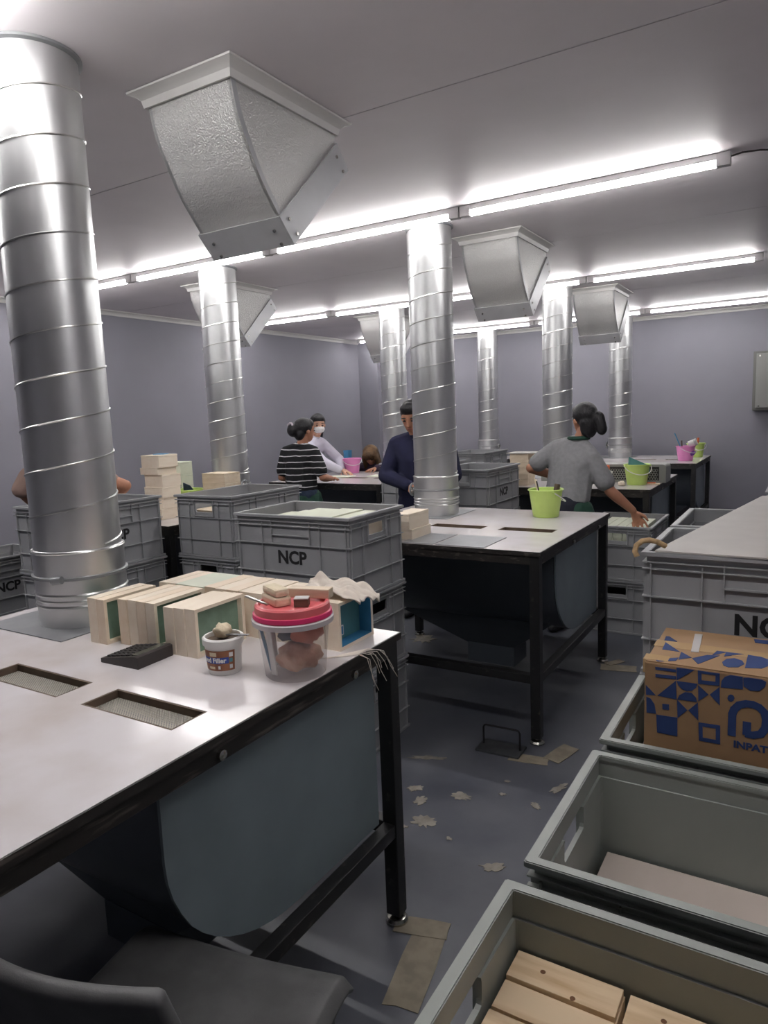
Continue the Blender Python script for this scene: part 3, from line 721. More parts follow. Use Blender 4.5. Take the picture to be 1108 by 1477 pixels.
# spiral P mark and lettering
mid = [(-.122, .764), (-.122, .812), (-.1185, .824), (-.109, .836), (-.095, .8415), (-.082, .842), (-.070, .838), (-.0595, .828), (-.0555, .812), (-.0565, .792), (-.065, .7775), (-.080, .7715), (-.0925, .772), (-.0925, .797)]
for (a, b) in zip(mid, mid[1:]):
    A, B = Vector(a), Vector(b); u = (B-A).normalized(); n = Vector((-u.y, u.x))*.0082; e = u*.003
    face_poly([tuple(A-e-n), tuple(B+e-n), tuple(B+e+n), tuple(A-e+n)], 'printed_mark', d=.0008+.00001*mid.index(a))
ti = link('lettering', text_mesh('INPAT', .0215, .0009, .0004), K['cardblue'], cb, (-.0845, BY0-.0004, .7425)); ti.rotation_euler = (math.pi/2, 0, 0); ti.scale = (1.12, 1, 1)
TP = [[(-.295, 1.8529), (-.2872, 1.8549), (-.2633, 1.8208), (-.2937, 1.818)], [(-.2882, 1.8039), (-.246, 1.7444), (-.2862, 1.7463)], [(-.2432, 1.7457), (-.2159, 1.714), (-.2405, 1.6881)],
      [(-.2139, 1.7101), (-.1861, 1.7473), (-.1603, 1.7545), (-.197, 1.6759)], [(-.1694, 1.788), (-.145, 1.788), (-.1652, 1.762), (-.1754, 1.7523)], [(-.1491, 1.788), (-.1113, 1.788), (-.1505, 1.7542)],
      [(-.1505, 1.7115), (-.1435, 1.7382), (-.1282, 1.7501), (-.1112, 1.7393), (-.1057, 1.7188), (-.1155, 1.6917), (-.1358, 1.6821), (-.1459, 1.6908)], [(-.1029, 1.787), (-.0749, 1.784), (-.0605, 1.7723), (-.0585, 1.7275), (-.0697, 1.7045), (-.1026, 1.6933)],
      [(-.2884, 1.6657), (-.2425, 1.7016), (-.2445, 1.6768), (-.2808, 1.6551)], [(-.098, 1.915), (-.05, 1.92), (-.05, 1.89), (-.094, 1.89)]]
for k, pts in enumerate(TP): MB().prism(pts, 2, BZ1+.002, BZ1+.0038+.00001*k).build('printed_shape', K['cardblue'], cb)
MB().prism([(-.2325, 1.9), (-.2147, 1.903), (-.2059, 1.758), (-.2228, 1.7552)], 2, BZ1+.002, BZ1+.0046).build('white_tape', K['whitetape'], cb)

# ================================================================ BUCKETS
def bucket(m, handle_down=True, hang=-.5):
    t = thing('plastic_bucket', 'x', 'bucket')
    MB().lathe([(0, 0), (.070, 0), (.073, .004), (.094, .152), (.101, .152), (.102, .156), (.0985, .1595), (.091, .157), (.070, .008), (0, .008)], 28).build('pail', m, t, smooth=True, angle=35)
    pts = [(.103*math.cos(a), -.012-.098*math.sin(a), .146+.075*math.sin(a)*math.sin(hang)) for a in [math.pi*k/14 for k in range(15)]]
    h = MB().tube(pts, .0035, 6).build('handle', K['white'], t, smooth=True)
    for s_ in (-1, 1): MB().tube([(s_*.092, -.012, .146), (s_*.106, -.012, .146)], .007, 8).build('handle_lug', m, t, smooth=True)
    return t
def stick(name, lab, cat, p0, p1, w_, th, m):
    p0, p1 = Vector(p0), Vector(p1)
    d = (p1-p0); L = d.length
    o = MB().box(-w_/2, -th/2, 0, w_/2, th/2, L, bev=min(w_, th)*.25).build(name, m)
    o.rotation_mode = 'QUATERNION'; o.rotation_quaternion = d.to_track_quat('Z', 'Y'); o.location = p0
    return tag(o, lab, cat)
bk = bucket(K['lime'], hang=-1.0); bk.location = (-1.275, 3.87, TH); bk.rotation_euler = (0, 0, 2.2)
bk['label'] = 'lime green bucket with tools on the middle table'
b2 = copy_tree(bk); b2.location = (-1.135, 5.66, TH); b2.rotation_euler = (0, 0, .55); b2['label'] = 'lime green bucket with a teal sponge sheet, before the mesh vent box'
b3 = copy_tree(bk); b3.location = (-1.10, 8.70, TH); b3.rotation_euler = (0, 0, .5); b3['label'] = 'lime green bucket at the far right corner of the back table'
b4 = copy_tree(bk); b4.location = (-3.645, 3.40, TH); b4['label'] = 'lime green bucket between the box tower and the left duct'
b5 = bucket(K['pinkp'], hang=-.9); b5.location = (-4.27, 6.36, TH); b5.rotation_euler = (0, 0, .75); b5['label'] = 'pink bucket on the table of the masked woman'
b6 = copy_tree(b5); b6.location = (-1.13, 8.13, TH); b6.rotation_euler = (0, 0, 1.0); b6['label'] = 'pink bucket with purple smears on the far right table'
for b in (bk, b2, b3, b4, b5, b6): b['group'] = 'plastic buckets on the tables'
stick('paint_scraper', 'dark scraper handle standing in the green bucket on the middle table', 'tool', (-1.285, 3.86, TH+.015), (-1.318, 3.84, TH+.205), .012, .006, K['calc'])
stick('brush', 'dark brush lying across the green bucket on the middle table', 'brush', (-1.24, 3.87, TH+.01), (-1.215, 3.90, TH+.185), .035, .02, K['slotwood'])
stick('wooden_stick', 'pale stick at the left of the green bucket on the middle table', 'stick', (-1.30, 3.88, TH+.012), (-1.345, 3.90, TH+.21), .014, .008, K['pine'])
tag(MB().prism([(0, 0), (.17, 0), (.16, .06), (.01, .13)], 1, 0, .008).build('sponge_sheet', K['teal'], loc=(-1.205, 5.655, TH+.085), rz=.3), 'teal sponge sheet sticking out of the green bucket by the vent box', 'sponge')
tag(MB().prism([(0, 0), (.12, 0), (.05, .09), (.0, .11)], 1, 0, .008).build('sponge_sheet', K['denim'], loc=(-3.71, 3.41, TH+.09), rz=.3), 'dark blue sheet sticking out of the green bucket on the left', 'sponge')
tag(MB().box(-.055, -.02, 0, .055, .02, .16, bev=.004).build('blue_tub', K['blue'], loc=(-4.335, 6.62-.16, TH+.085+.0)), 'light blue plastic piece standing behind the pink bucket', 'tub') if False else None
t = thing('blue_tub', 'light blue plastic tub behind the pink bucket of the masked woman', 'tub', (-4.40, 6.475, TH), .75)
MB().lathe([(0, 0), (.035, 0), (.048, .235), (.050, .235), (.050, .24), (.044, .24), (.032, .01), (0, .01)], 4).build('body', K['blue'], t)
stick('blue_brush', 'blue handled brush leaning out of the pink bucket on the far table', 'brush', (-1.12, 8.10, TH+.012), (-1.235, 8.075, TH+.30), .028, .01, K['blue'])
stick('wooden_spatula', 'brown spatula leaning out of the pink bucket on the far table', 'tool', (-1.165, 8.16, TH+.012), (-1.175, 8.16, TH+.215), .045, .008, K['slotwood'])
t = thing('white_jar', 'small white jar lying on top of the pink bucket on the far table', 'jar', (-1.10, 8.13, TH+.175)); t.rotation_euler = (.3, 1.2, .3)
MB().lathe([(0, 0), (.032, 0), (.034, .005), (.034, .075), (0, .075)], 16).build('body', K['white'], t, smooth=True); MB().lathe([(.036, .06), (.037, .06), (.037, .085), (0, .085)], 16).build('cap', K['whitetape'], t, smooth=True)
stick('roller', 'pink handled tool in the far green bucket', 'tool', (-1.09, 8.70, TH+.012), (-1.075, 8.69, TH+.22), .022, .012, K['orange'])
tag(MB().prism(blob(0, 0, .05, .03, .3, 11, .4), 1, -.001, .001).build('purple_stain', K['purple'], b6, loc=(.01, -.088, .085)), None)

# clear tub with coral lid on the front table
tubt = thing('clear_tub', 'frosted plastic tub with coral pink lid on the front table, full of oddments', 'tub', (-1.045, 1.272, TH))
MB().lathe([(0, 0), (.070, 0), (.0735, .004), (.087, .138), (.087, .142)], 40).build('body', K['frost'], tubt, smooth=True)
MB().lathe([(.087, .128), (.0975, .130), (.0985, .142), (.0955, .1445), (.087, .1445)], 40).build('rim', K['frostrim'], tubt, smooth=True, angle=35)
lid = MB().lathe([(.0935, .1446), (.0945, .147), (.0935, .156), (.090, .158), (.0905, .160), (.0895, .174), (.086, .178), (.080, .178), (.078, .170), (0, .170)], 40).build('lid', K['redlid'], tubt, smooth=True, angle=35)
MB().lathe([(.0937, .1455), (.0955, .147), (.0945, .1565), (.0915, .1575)], 40).build('lid_band', K['magenta'], lid, smooth=True)
stf = 'oddments inside the frosted tub'
def inside(name, pts, m, lab, cat): return tag(MB().hull([(p[0]-1.045, p[1]+1.272, p[2]+TH) for p in pts]).build(name, m), lab, cat, stf)
def rag(cx, cy, cz, r, m, lab, name='rag', sq=.8, seed=1, cat='cloth'):
    rnd = random.Random(seed)
    bm = bmesh.new(); bmesh.ops.create_icosphere(bm, subdivisions=3, radius=1)
    ph = [rnd.uniform(0, 6) for _ in range(6)]
    for v in bm.verts:
        d = v.co.normalized()
        k = 1+.14*math.sin(5*d.x+ph[0])*math.sin(4*d.y+ph[1])+.11*math.sin(9*d.y+ph[2]+3*d.z)+.07*math.sin(14*d.x-8*d.z+ph[3])
        v.co = Vector((d.x*k*r, d.y*k*r, max(d.z*k, -.75)*r*sq))
    mb = MB(); mb.bm.free(); mb.bm = bm
    return tag(mb.build(name, m, loc=(cx, cy, cz), smooth=True, angle=180), lab, cat)
o = rag(-1.026, 1.262, TH+.048, .050, K['peach'], 'tan bunched bag inside the frosted tub', 'bag', .7, 3); o['group'] = stf
o = rag(-1.003, 1.272, TH+.108, .036, K['orange'], 'orange wrapper inside the frosted tub', 'wrapper', .8, 4); o['group'] = stf
o = rag(-1.05, 1.275, TH+.106, .034, K['denim'], 'dark wrapper inside the frosted tub', 'wrapper', .9, 5); o['group'] = stf
for nm, lab, p0, p1, w_, th, m in (('white_strip', 'white strip standing in the frosted tub', (-1.06, 1.212, TH+.012), (-1.062, 1.199, TH+.13), .019, .004, K['white']), ('blue_file', 'blue tool standing in the frosted tub', (-1.088, 1.235, TH+.012), (-1.108, 1.222, TH+.130), .014, .006, K['blue']), ('white_card', 'white card at the left inside the frosted tub', (-1.098, 1.262, TH+.012), (-1.108, 1.262, TH+.125), .022, .002, K['whitetape'])):
    o = stick(nm, lab, 'tool', p0, p1, w_, th, m); o['group'] = stf
# things on the lid and boxes
zl = TH+.171
t = thing('sanding_block', 'chunky beige sanding block on the coral lid', 'block', (-1.085, 1.262, zl), -.45)
MB().box(-.042, -.021, 0, .042, .021, .022, bev=.006).build('base', K['pine'], t); MB().box(-.040, -.019, .022, .040, .019, .042, bev=.008).build('pad', K['putty'], t)
t = thing('wood_block', 'small wood offcut with pale edge on the right of the coral lid', 'block', (-1.012, 1.268, zl), .5)
MB().box(-.017, -.014, 0, .017, .014, .018, bev=.001).build('body', K['slotwood'], t); MB().box(-.0172, -.0142, .0181, .0172, .0142, .021, bev=.001).build('face', K['whitetape'], t)
t = thing('wooden_bar', 'yellowish bar lying at the back of the coral lid', 'block', (-1.03, 1.325, zl+.006), .25)
MB().box(-.055, -.016, 0, .055, .016, .024, bev=.003).build('body', K['pine'], t)
o = stick('tweezers', 'thin steel tweezers lying across the front of the coral lid', 'tool', (-1.155, 1.232, zl+.018), (-1.068, 1.212, zl+.0105), .008, .004, K['chrome'])
# wood filler pot
wf = thing('filler_pot', 'small white pot with brown label reading Filler, by the calculator', 'pot', (-1.215, 1.206, TH))
MB().lathe([(0, 0), (.038, 0), (.040, .003), (.0465, .083), (.0465, .086), (.043, .086), (.037, .006), (0, .006)], 32).build('body', K['white'], wf, smooth=True, angle=35)
MB().lathe([(.0466, .072), (.050, .073), (.0505, .088), (.047, .091), (.0425, .091), (.0425, .086)], 32).build('rim', K['white'], wf, smooth=True, angle=35)
MB().lathe([(0, .080), (.043, .080), (.043, .079), (0, .079)], 32).build('filler', K['slotwood'], wf, smooth=True)
def rad(z): return .040+(.0465-.040)*(z-.003)/.08+.0004
def curved(a0, a1, z0, z1, off, nm, m, parent):
    mb = MB(); n = 14; R0 = []
    for i in range(n+1):
        a = a0+(a1-a0)*i/n
        R0.append([mb.bm.verts.new(((rad(z)+off)*math.cos(a), (rad(z)+off)*math.sin(a), z)) for z in (z0, z1)])
    for i in range(n): mb.bm.faces.new((R0[i][0], R0[i+1][0], R0[i+1][1], R0[i][1]))
    return mb.build(nm, m, parent, smooth=True)
A0 = math.radians(-58)    # direction in which the printing faces
lab_ = curved(A0-1.5, A0+.82, .013, .064, .0002, 'paper_label', K['label'], wf)
curved(A0-1.48, A0+.46, .0315, .0475, .0005, 'blue_band', K['bluelab'], lab_)
def wraptext(body, size, z, ac, m, par, bold=.0006):
    me = text_mesh(body, size, bold, .0001)
    for v in me.vertices:
        a = ac+v.co.x/.0435; zz = z+v.co.y; r = rad(zz)+.0009+v.co.z
        v.co = Vector((r*math.cos(a), r*math.sin(a), zz))
    return link('lettering', me, m, par)
wraptext('Wood Filler', .0165, .0395, A0-.62, K['whiteink'], lab_)
curved(A0+.5, A0+.68, .018, .028, .0005, 'warning_mark', K['whiteink'], lab_); curved(A0+.5, A0+.68, .034, .044, .0005, 'round_mark', K['teal'], lab_); curved(A0+.48, A0+.7, .048, .059, .0005, 'recycling_mark', K['whiteink'], lab_)
curved(A0-.62, A0-.2, .050, .060, .0005, 'emblem', K['putty'], lab_)
curved(A0-.15, A0-.02, .018, .026, .0005, 'small_print', K['whiteink'], lab_); curved(A0-.75, A0-.35, .018, .024, .0005, 'small_print', K['putty'], lab_)
rag(-1.222, 1.212, TH+.098, .021, K['putty'], 'dried lump of filler on top of the white pot', 'filler_lump', .9, 9, 'filler')
stick('spatula', 'grey spatula lying across the rim of the white pot', 'tool', (-1.210, 1.205, TH+.093), (-1.145, 1.222, TH+.096), .010, .002, K['legmetal'])
# calculator
ca = thing('calculator', 'dark brown desk calculator lying before the row of boxes', 'calculator', (-1.492, 1.168, TH), -1.54); ca.scale = (.95, 1.15, 1)
bm = MB().prism([(-.06, 0), (.06, 0), (.06, .030), (.052, .032), (-.06, .012)], 0, -.062, .062)
bm.build('case', K['calc'], ca)
for i in range(5):
    for j in range(5):
        y = -.050+.0155*j; z = .012+(y+.06)*.0179/.112*10*.1+.0004
        zt = .012+(y+.0065+.06)*.178
        MB().box(-.052+.0212*i, y, zt-.004, -.052+.0212*i+.0175, y+.0115, zt+.003, bev=.001).build('key', K['key'], ca)
MB().box(-.05, .031, .025, .05, .049, .0322, bev=.001).build('screen', K['lcd'], ca)
# cloth, string and scrap at the right end
def cloth(cx, cy, cz, lx, ly, m, lab):
    mb = MB(); n = 26; V = {}
    rnd = random.Random(5)
    for i in range(n+1):
        for j in range(n+1):
            u, v = i/n-.5, j/n-.5
            x, y = u*lx*(1+.1*math.sin(7*v)), v*ly*(1+.12*math.sin(6*u+1))
            z = .009+.012*abs(math.sin(9*u+5*v))+.010*abs(math.sin(13*v-4*u+1))+.03*math.exp(-((u+.34)**2+(v-.12)**2)/.012)
            if x+cx > -1.035: z -= (x+cx+1.035)*.55
            V[i, j] = mb.bm.verts.new((x, y, z))
    for i in range(n):
        for j in range(n): mb.bm.faces.new((V[i, j], V[i+1, j], V[i+1, j+1], V[i, j+1]))
    o = mb.build('cloth', m, loc=(cx, cy, cz), smooth=True, angle=180)
    md = o.modifiers.new('s', 'SOLIDIFY'); md.thickness = .003; md.offset = 1
    baked(o)
    return tag(o, lab, 'cloth')
cloth(-1.085, 1.525, TH+.131, .20, .115, K['cloth'], 'crumpled white cloth lying on top of the boxes at the right end')
st = thing('string_bundle', 'frayed pale string hanging over the table edge by the tub', 'string', (0, 0, 0))
for k in range(9):
    r_ = random.random()
    e = [(-1.06+.005*k, 1.36+.004*k, TH+.0015), (-1.01, 1.40+.003*k, TH+.002), (-.972, 1.435+.006*k, TH+.004), (-.955+.003*r_, 1.45+.010*k, TH-.004-.012*r_), (-.946+.004*r_, 1.46+.013*k-.02*r_, TH-.03-.035*r_), (-.943+.006*r_, 1.46+.014*k, TH-.05-.055*r_)]
    MB().tube(e, .0009, 4).build('strand', K['cloth'], st)
rag(-1.085, 1.40, TH+.009, .016, K['key'], 'small dark scrap on the table beside the frosted tub', 'scrap', .5, 12, 'scrap')

# ================================================================ FAR TABLE ITEMS
vb = thing('vent_box', 'long grey vent box with honeycomb mesh front on the table behind the woman in grey', 'vent', (0, 0, 0))
vx0, vx1, vy0, vy1, vz = -1.95, -.945, 5.80, 6.02, .145
rp_ = [(vx0, TH)]+[(vx0+.03-.03*math.cos(a), TH+vz-.03+.03*math.sin(a)) for a in [k*math.pi/8 for k in range(5)]]+[(vx1-.03+.03*math.sin(a), TH+vz-.03+.03*math.cos(a)) for a in [k*math.pi/8 for k in range(5)]]+[(vx1, TH)]
MB().prism(rp_, 1, vy0, vy1).build('casing', K['panelbox'], vb, smooth=True, angle=30)
MB().box(vx0+.05, vy0-.002, TH+.018, vx1-.05, vy0+.01, TH+vz-.02).build('dark_recess', K['key'], vb)
hm = MB()
pr = .0115; rowh = pr*1.5
r_ = 0; z = TH+.03
while z < TH+vz-.03:
    xx = vx0+.06+(pr*.866 if r_ % 2 else 0)
    while xx < vx1-.06:
        V6 = [(xx+pr*math.sin(k*math.pi/3), z+pr*math.cos(k*math.pi/3)) for k in range(6)]
        I6 = [(xx+pr*.72*math.sin(k*math.pi/3), z+pr*.72*math.cos(k*math.pi/3)) for k in range(6)]
        vo = [hm.bm.verts.new((p[0], vy0-.003, p[1])) for p in V6]; vi = [hm.bm.verts.new((p[0], vy0-.003, p[1])) for p in I6]
        for k in range(6): hm.bm.faces.new((vo[k], vo[(k+1) % 6], vi[(k+1) % 6], vi[k]))
        xx += pr*1.732
    z += rowh; r_ += 1
g_ = hm.build('honeycomb_mesh', K['panelbox'], vb); g_['kind'] = 'stuff'
t = thing('white_jar', 'white jar with an orange cap beside the elbow of the woman in grey', 'jar', (-1.385, 5.70, TH))
MB().lathe([(0, 0), (.038, 0), (.04, .004), (.04, .10), (.03, .112), (0, .112)], 20).build('body', K['white'], t, smooth=True); MB().lathe([(.031, .105), (.032, .105), (.032, .145), (0, .145)], 20).build('cap', K['orange'], t, smooth=True)
t = thing('white_pot', 'open white pot in front of the orange capped jar', 'pot', (-1.345, 5.57, TH))
MB().lathe([(0, 0), (.036, 0), (.044, .10), (.048, .10), (.048, .108), (.042, .108), (.034, .006), (0, .006)], 20).build('body', K['white'], t, smooth=True, angle=35)
MB().lathe([(.0375, .02), (.0435, .085), (.0432, .085)], 20).build('label', K['pine2'], t, smooth=True)
rag(-1.52, 5.50, TH+.02, .035, K['cloth'], 'crumpled white cloth on the table at the waist of the woman in grey', 'cloth', .6, 21)
rag(-1.22, 5.53, TH+.018, .026, K['pine2'], 'small beige lump left of the green bucket by the vent box', 'sponge', .8, 22, 'sponge')
t = thing('wooden_offcut', 'flat pale wood offcut right of the green bucket by the vent box', 'offcut', (-1.03, 5.68, TH), .1)
MB().box(-.06, -.03, 0, .06, .03, .008, bev=.001).build('board', K['pine'], t); MB().box(-.03, -.018, .0085, .03, .018, .016, bev=.001).build('cover', K['orange'], t)
for k, (x, y, rz, lab) in enumerate(((-4.12, 5.92, .1, 'flat pale lid lying under the hand of the masked woman'), (-3.70, 6.05, .05, 'flat pale lid at the right side of the masked woman table'), (-4.30, 5.55, .2, 'small sheet of paper on the table by the striped woman'))):
    tag(MB().box(-.13, -.09, 0, .13, .09, .006 if k < 2 else .002).build('drawer_board', K['paleg'] if k < 2 else K['whitetape'], loc=(x, y, TH), rz=rz), lab, 'board')
t = thing('pale_box', 'pale box on the table left of the striped woman', 'box', (-4.50, 5.42, TH))
MB().box(0, 0, 0, .12, .10, .05, bev=.001).build('body', K['pine2'], t); t2 = thing('green_box', 'green box standing behind the striped woman, on the left', 'box', (-4.52, 5.55, TH)); MB().box(0, 0, 0, .10, .05, .16, bev=.001).build('body', K['green'], t2); MB().box(-.001, -.001, .1605, .101, .051, .167, bev=.001).build('lid', K['paleg'], t2)

# ================================================================ CHAIR AND FLOOR PLATE
ch = thing('plastic_chair', 'charcoal plastic chair with grey legs in the bottom left foreground', 'chair', (-.885, .695, 0), .19)
def sheet_grid(f, nu, nv, th, name, m, parent):
    mb = MB(); V = {}
    for i in range(nu+1):
        for j in range(nv+1): V[i, j] = mb.bm.verts.new(f(i/nu, j/nv))
    for i in range(nu):
        for j in range(nv): mb.bm.faces.new((V[i, j], V[i+1, j], V[i+1, j+1], V[i, j+1]))
    bmesh.ops.recalc_face_normals(mb.bm, faces=mb.bm.faces[:])
    o = mb.build(name, m, parent, smooth=True, angle=180)
    md = o.modifiers.new('s', 'SOLIDIFY'); md.thickness = th; md.offset = 0
    b = o.modifiers.new('b', 'BEVEL'); b.width = th*.35; b.segments = 2; b.limit_method = 'ANGLE'
    return baked(o)
def seatf(u, v):
    x = (u-.5)*.475; y = -.20+v*.42
    z = .470-.012*math.cos((u-.5)*math.pi)+(.006 if v < .1 else 0)
    a = max(0, abs(x)-.222)/.0155
    z -= .022*a*a
    b = max(0, v-.90)/.10
    z -= .018*b*b
    return (x, y, z)
sheet_grid(seatf, 24, 20, .014, 'seat', K['chair'], ch)
def backf(u, v):
    x = (u-.5)*(.41-.03*v)-.008; z = .56+v*.235
    y = -.165-.075*v-.045*math.cos((u-.5)*2.6)+.03
    return (x, y, z)
sheet_grid(backf, 20, 12, .026, 'backrest', K['chair'], ch)
for s_ in (-1, 1):
    MB().tube([(s_*.20, -.175, .452), (s_*.202, -.19, .48), (s_*.20, -.205, .60), (s_*.195, -.225, .70)], .012, 8).build('back_post', K['legmetal'], ch, smooth=True)
    MB().tube([(s_*.205, .17, .452), (s_*.225, .20, .0)], .0125, 10).build('leg', K['legmetal'], ch, smooth=True)
    MB().tube([(s_*.20, -.18, .452), (s_*.225, -.24, .0)], .0125, 10).build('leg', K['legmetal'], ch, smooth=True)
    MB().tube([(s_*.205, -.18, .440), (s_*.205, .18, .440)], .0125, 10).build('seat_rail', K['legmetal'], ch, smooth=True)
fp = thing('floor_float', 'flat dark steel plate with an upright wire handle, on the floor by the table leg', 'tool', (-1.125, 2.765, 0), .03)
MB().box(-.10, -.058, 0, .10, .058, .010, bev=.002).build('plate', K['steel'], fp)
MB().tube([(-.085, .01, .010), (-.085, .01, .088), (-.080, .01, .097), (-.07, .01, .10), (.07, .01, .10), (.080, .01, .097), (.085, .01, .088), (.085, .01, .010)], .0045, 8).build('handle', K['key'], fp, smooth=True)

# ================================================================ PEOPLE
def ball(c, ax, n=2):
    """points of an ellipsoid; ax = list of 3 axis vectors (already scaled)"""
    bm = bmesh.new(); bmesh.ops.create_icosphere(bm, subdivisions=n, radius=1)
    pts = [Vector(c)+ax[0]*v.co.x+ax[1]*v.co.y+ax[2]*v.co.z for v in bm.verts]; bm.free(); return pts
def sph(c, r): return ball(c, [Vector((r, 0, 0)), Vector((0, r, 0)), Vector((0, 0, r))])
def remeshed(name, hulls, m, parent, vox=.009, smooth=3, loc=None):
    mb = MB()
    for h in hulls: mb.hull(h)
    o = mb.build(name, m, parent)
    md = o.modifiers.new('r', 'REMESH'); md.mode = 'VOXEL'; md.voxel_size = vox; md.use_smooth_shade = True
    sm = o.modifiers.new('s', 'SMOOTH'); sm.factor = .5; sm.iterations = smooth
    baked(o); o.data.materials.clear(); o.data.materials.append(m)
    for p in o.data.polygons: p.use_smooth = True
    return o
def person(label, J, skin='skin', shirt='navy', trousers='dark', sleeve='long', hair=None, extra=None, seated=False, hairm='hair', vox=.0085, build=1.0, fem=True):
    V = {k: Vector(v) for k, v in J.items()}
    base = Vector((V['pelvis'].x, V['pelvis'].y, 0))
    t = thing('person', label, 'person', base)
    for k in V:
        if k not in ('face', 'up', 'side'): V[k] = V[k]-base
    F = V['face'].normalized(); up = V.get('up', Vector((0, 0, 1))); Rr = F.cross(up).normalized(); U = Rr.cross(F).normalized()
    hc = V['head']
    side = V['side'].normalized() if 'side' in V else ((V['rs']-V['ls']) * Vector((1, 1, 0))).normalized()
    hulls = []; s = build
    fwd = Vector((-side.y, side.x, 0))
    # head: skull, jaw, nose, ears
    skull = ball(hc+U*.025-F*.008, [Rr*.072, F*.092, U*.088], 3)
    jaw = ball(hc-U*.055+F*.028, [Rr*.046, F*.050, U*.045])
    hulls.append(skull); hulls.append(ball(hc-U*.005+F*.02, [Rr*.064, F*.066, U*.07])+jaw)
    hulls.append(ball(hc-U*.022+F*.088, [Rr*.013, F*.016, U*.012], 1)+ball(hc+U*.012+F*.080, [Rr*.008, F*.01, U*.01], 1))
    for q in (-1, 1): hulls.append(ball(hc+Rr*.074*q-U*.008-F*.004, [Rr*.010, F*.018, U*.028], 1))
    hulls.append(ball(hc-U*.052+F*.066, [Rr*.022, F*.012, U*.010], 1))
    # neck
    hulls.append(sph(V['neck']-Vector((0, 0, .02)), .052*s)+sph(hc-U*.06-F*.012, .048*s))
    # torso
    def sect(c, w_, d, h): return ball(c, [side*w_, fwd*d, Vector((0, 0, h))])
    shm = (V['ls']+V['rs'])/2
    shl = (V['rs']-V['ls']).length/2
    def torso(g):
        L = []
        L.append(sect(V['pelvis'], .150*s+g, .100*s+g, .09+g)+sect(V['pelvis']*.55+V['chest']*.45, .125*s+g, .088*s+g, .06+g))
        L.append(sect(V['pelvis']*.55+V['chest']*.45, .125*s+g, .088*s+g, .06+g)+sect(V['chest'], .150*s+g, .100*s+g, .08+g))
        L.append(sect(V['chest'], .150*s+g, .100*s+g, .08+g)+sph(V['ls'], .052*s+g)+sph(V['rs'], .052*s+g)+sph(V['neck'], .046*s+g*.6))
        return L
    def limb(p, r0, q, r1): return sph(p, r0)+sph(q, r1)
    hulls += torso(0)
    for a in 'lr':
        S_, E_, W_ = V[a+'s'], V[a+'e'], V[a+'w']
        hulls.append(limb(S_, .046*s, E_, .037*s)); hulls.append(limb(E_, .038*s, E_.lerp(W_, .3), .038*s)); hulls.append(limb(E_.lerp(W_, .3), .038*s, W_, .026*s))
        # hand
        hd = V.get(a+'h', W_+(W_-E_).normalized()*.1)-W_; hd.normalize()
        dn = V.get(a+'p', Vector((0, 0, -1)))            # palm direction
        lat = hd.cross(dn).normalized(); dn = lat.cross(hd).normalized()
        k0 = W_+hd*.085
        hulls.append(ball(W_+hd*.02, [lat*.026, dn*.018, hd*.02], 1)+ball(k0, [lat*.040, dn*.013, hd*.014], 1))
        for i, (off, ln) in enumerate(((-.033, .062), (-.011, .074), (.011, .070), (.033, .054))):
            b0 = k0+lat*off; b1 = b0+hd*ln*.55+dn*.012+lat*off*.25; b2 = b1+hd*ln*.38+dn*.024+lat*off*.1
            hulls.append(sph(b0, .0095)+sph(b1, .0090)); hulls.append(sph(b1, .0090)+sph(b2, .0075))
        sg = -1 if a == 'r' else 1
        th0 = W_+hd*.035+lat*.024*sg; th1 = th0+hd*.030+lat*.030*sg+dn*.012; th2 = th1+hd*.032+lat*.008*sg+dn*.012
        hulls.append(sph(th0, .014)+sph(th1, .0105)); hulls.append(sph(th1, .0105)+sph(th2, .0085))
    legs = []
    for a in 'lr':
        Hh, Kk, Aa = V[a+'hip'], V[a+'k'], V[a+'a']
        legs.append((Hh, .078*s, Kk, .054*s)); legs.append((Kk, .055*s, Kk.lerp(Aa, .35), .052*s)); legs.append((Kk.lerp(Aa, .35), .052*s, Aa, .034*s))
    hulls += [limb(*q) for q in legs]
    ftd = V.get('toes', fwd).normalized()
    for a in 'lr':
        A_ = V[a+'a']; hulls.append(sph(Vector((A_.x, A_.y, .05)), .032)+ball(Vector((A_.x, A_.y, .022))+ftd*.13, [ftd*.05, Vector((-ftd.y, ftd.x, 0))*.036, Vector((0, 0, .02))], 1)+ball(Vector((A_.x, A_.y, .022))-ftd*.04, [ftd*.02, Vector((-ftd.y, ftd.x, 0))*.026, Vector((0, 0, .02))], 1))
    body = remeshed('body', hulls, K[skin], t, vox=.0065, smooth=3)
    # clothes
    g = .013
    sh_h = []
    c_w = V['pelvis']*.97+V['chest']*.03
    sh_h.append(sect(c_w, .150*s+g, .098*s+g, .05+g)+sect(V['chest'], .150*s+g, .100*s+g, .08+g))
    sh_h.append(sect(V['chest'], .150*s+g, .100*s+g, .08+g)+sph(V['ls'], .050*s+g)+sph(V['rs'], .050*s+g)+sph(V['neck']-Vector((0, 0, .006)), .057*s))
    for a in 'lr':
        S_, E_, W_ = V[a+'s'], V[a+'e'], V[a+'w']
        if sleeve == 'half':
            f_ = 1.0 if a == 'l' else .6
            sh_h.append(sph(S_, .050*s+g)+sph(S_.lerp(E_, f_), .040*s+g))
        elif sleeve == 'short': sh_h.append(sph(S_, .050*s+g)+sph(S_.lerp(E_, .72), .054*s+g))
        else:
            sh_h.append(sph(S_, .050*s+g)+sph(E_, .044*s+g)); sh_h.append(sph(E_, .044*s+g)+sph(E_.lerp(W_, .93), .032*s+.009))
    remeshed('shirt', sh_h, K[shirt], t, vox=.0085, smooth=4)
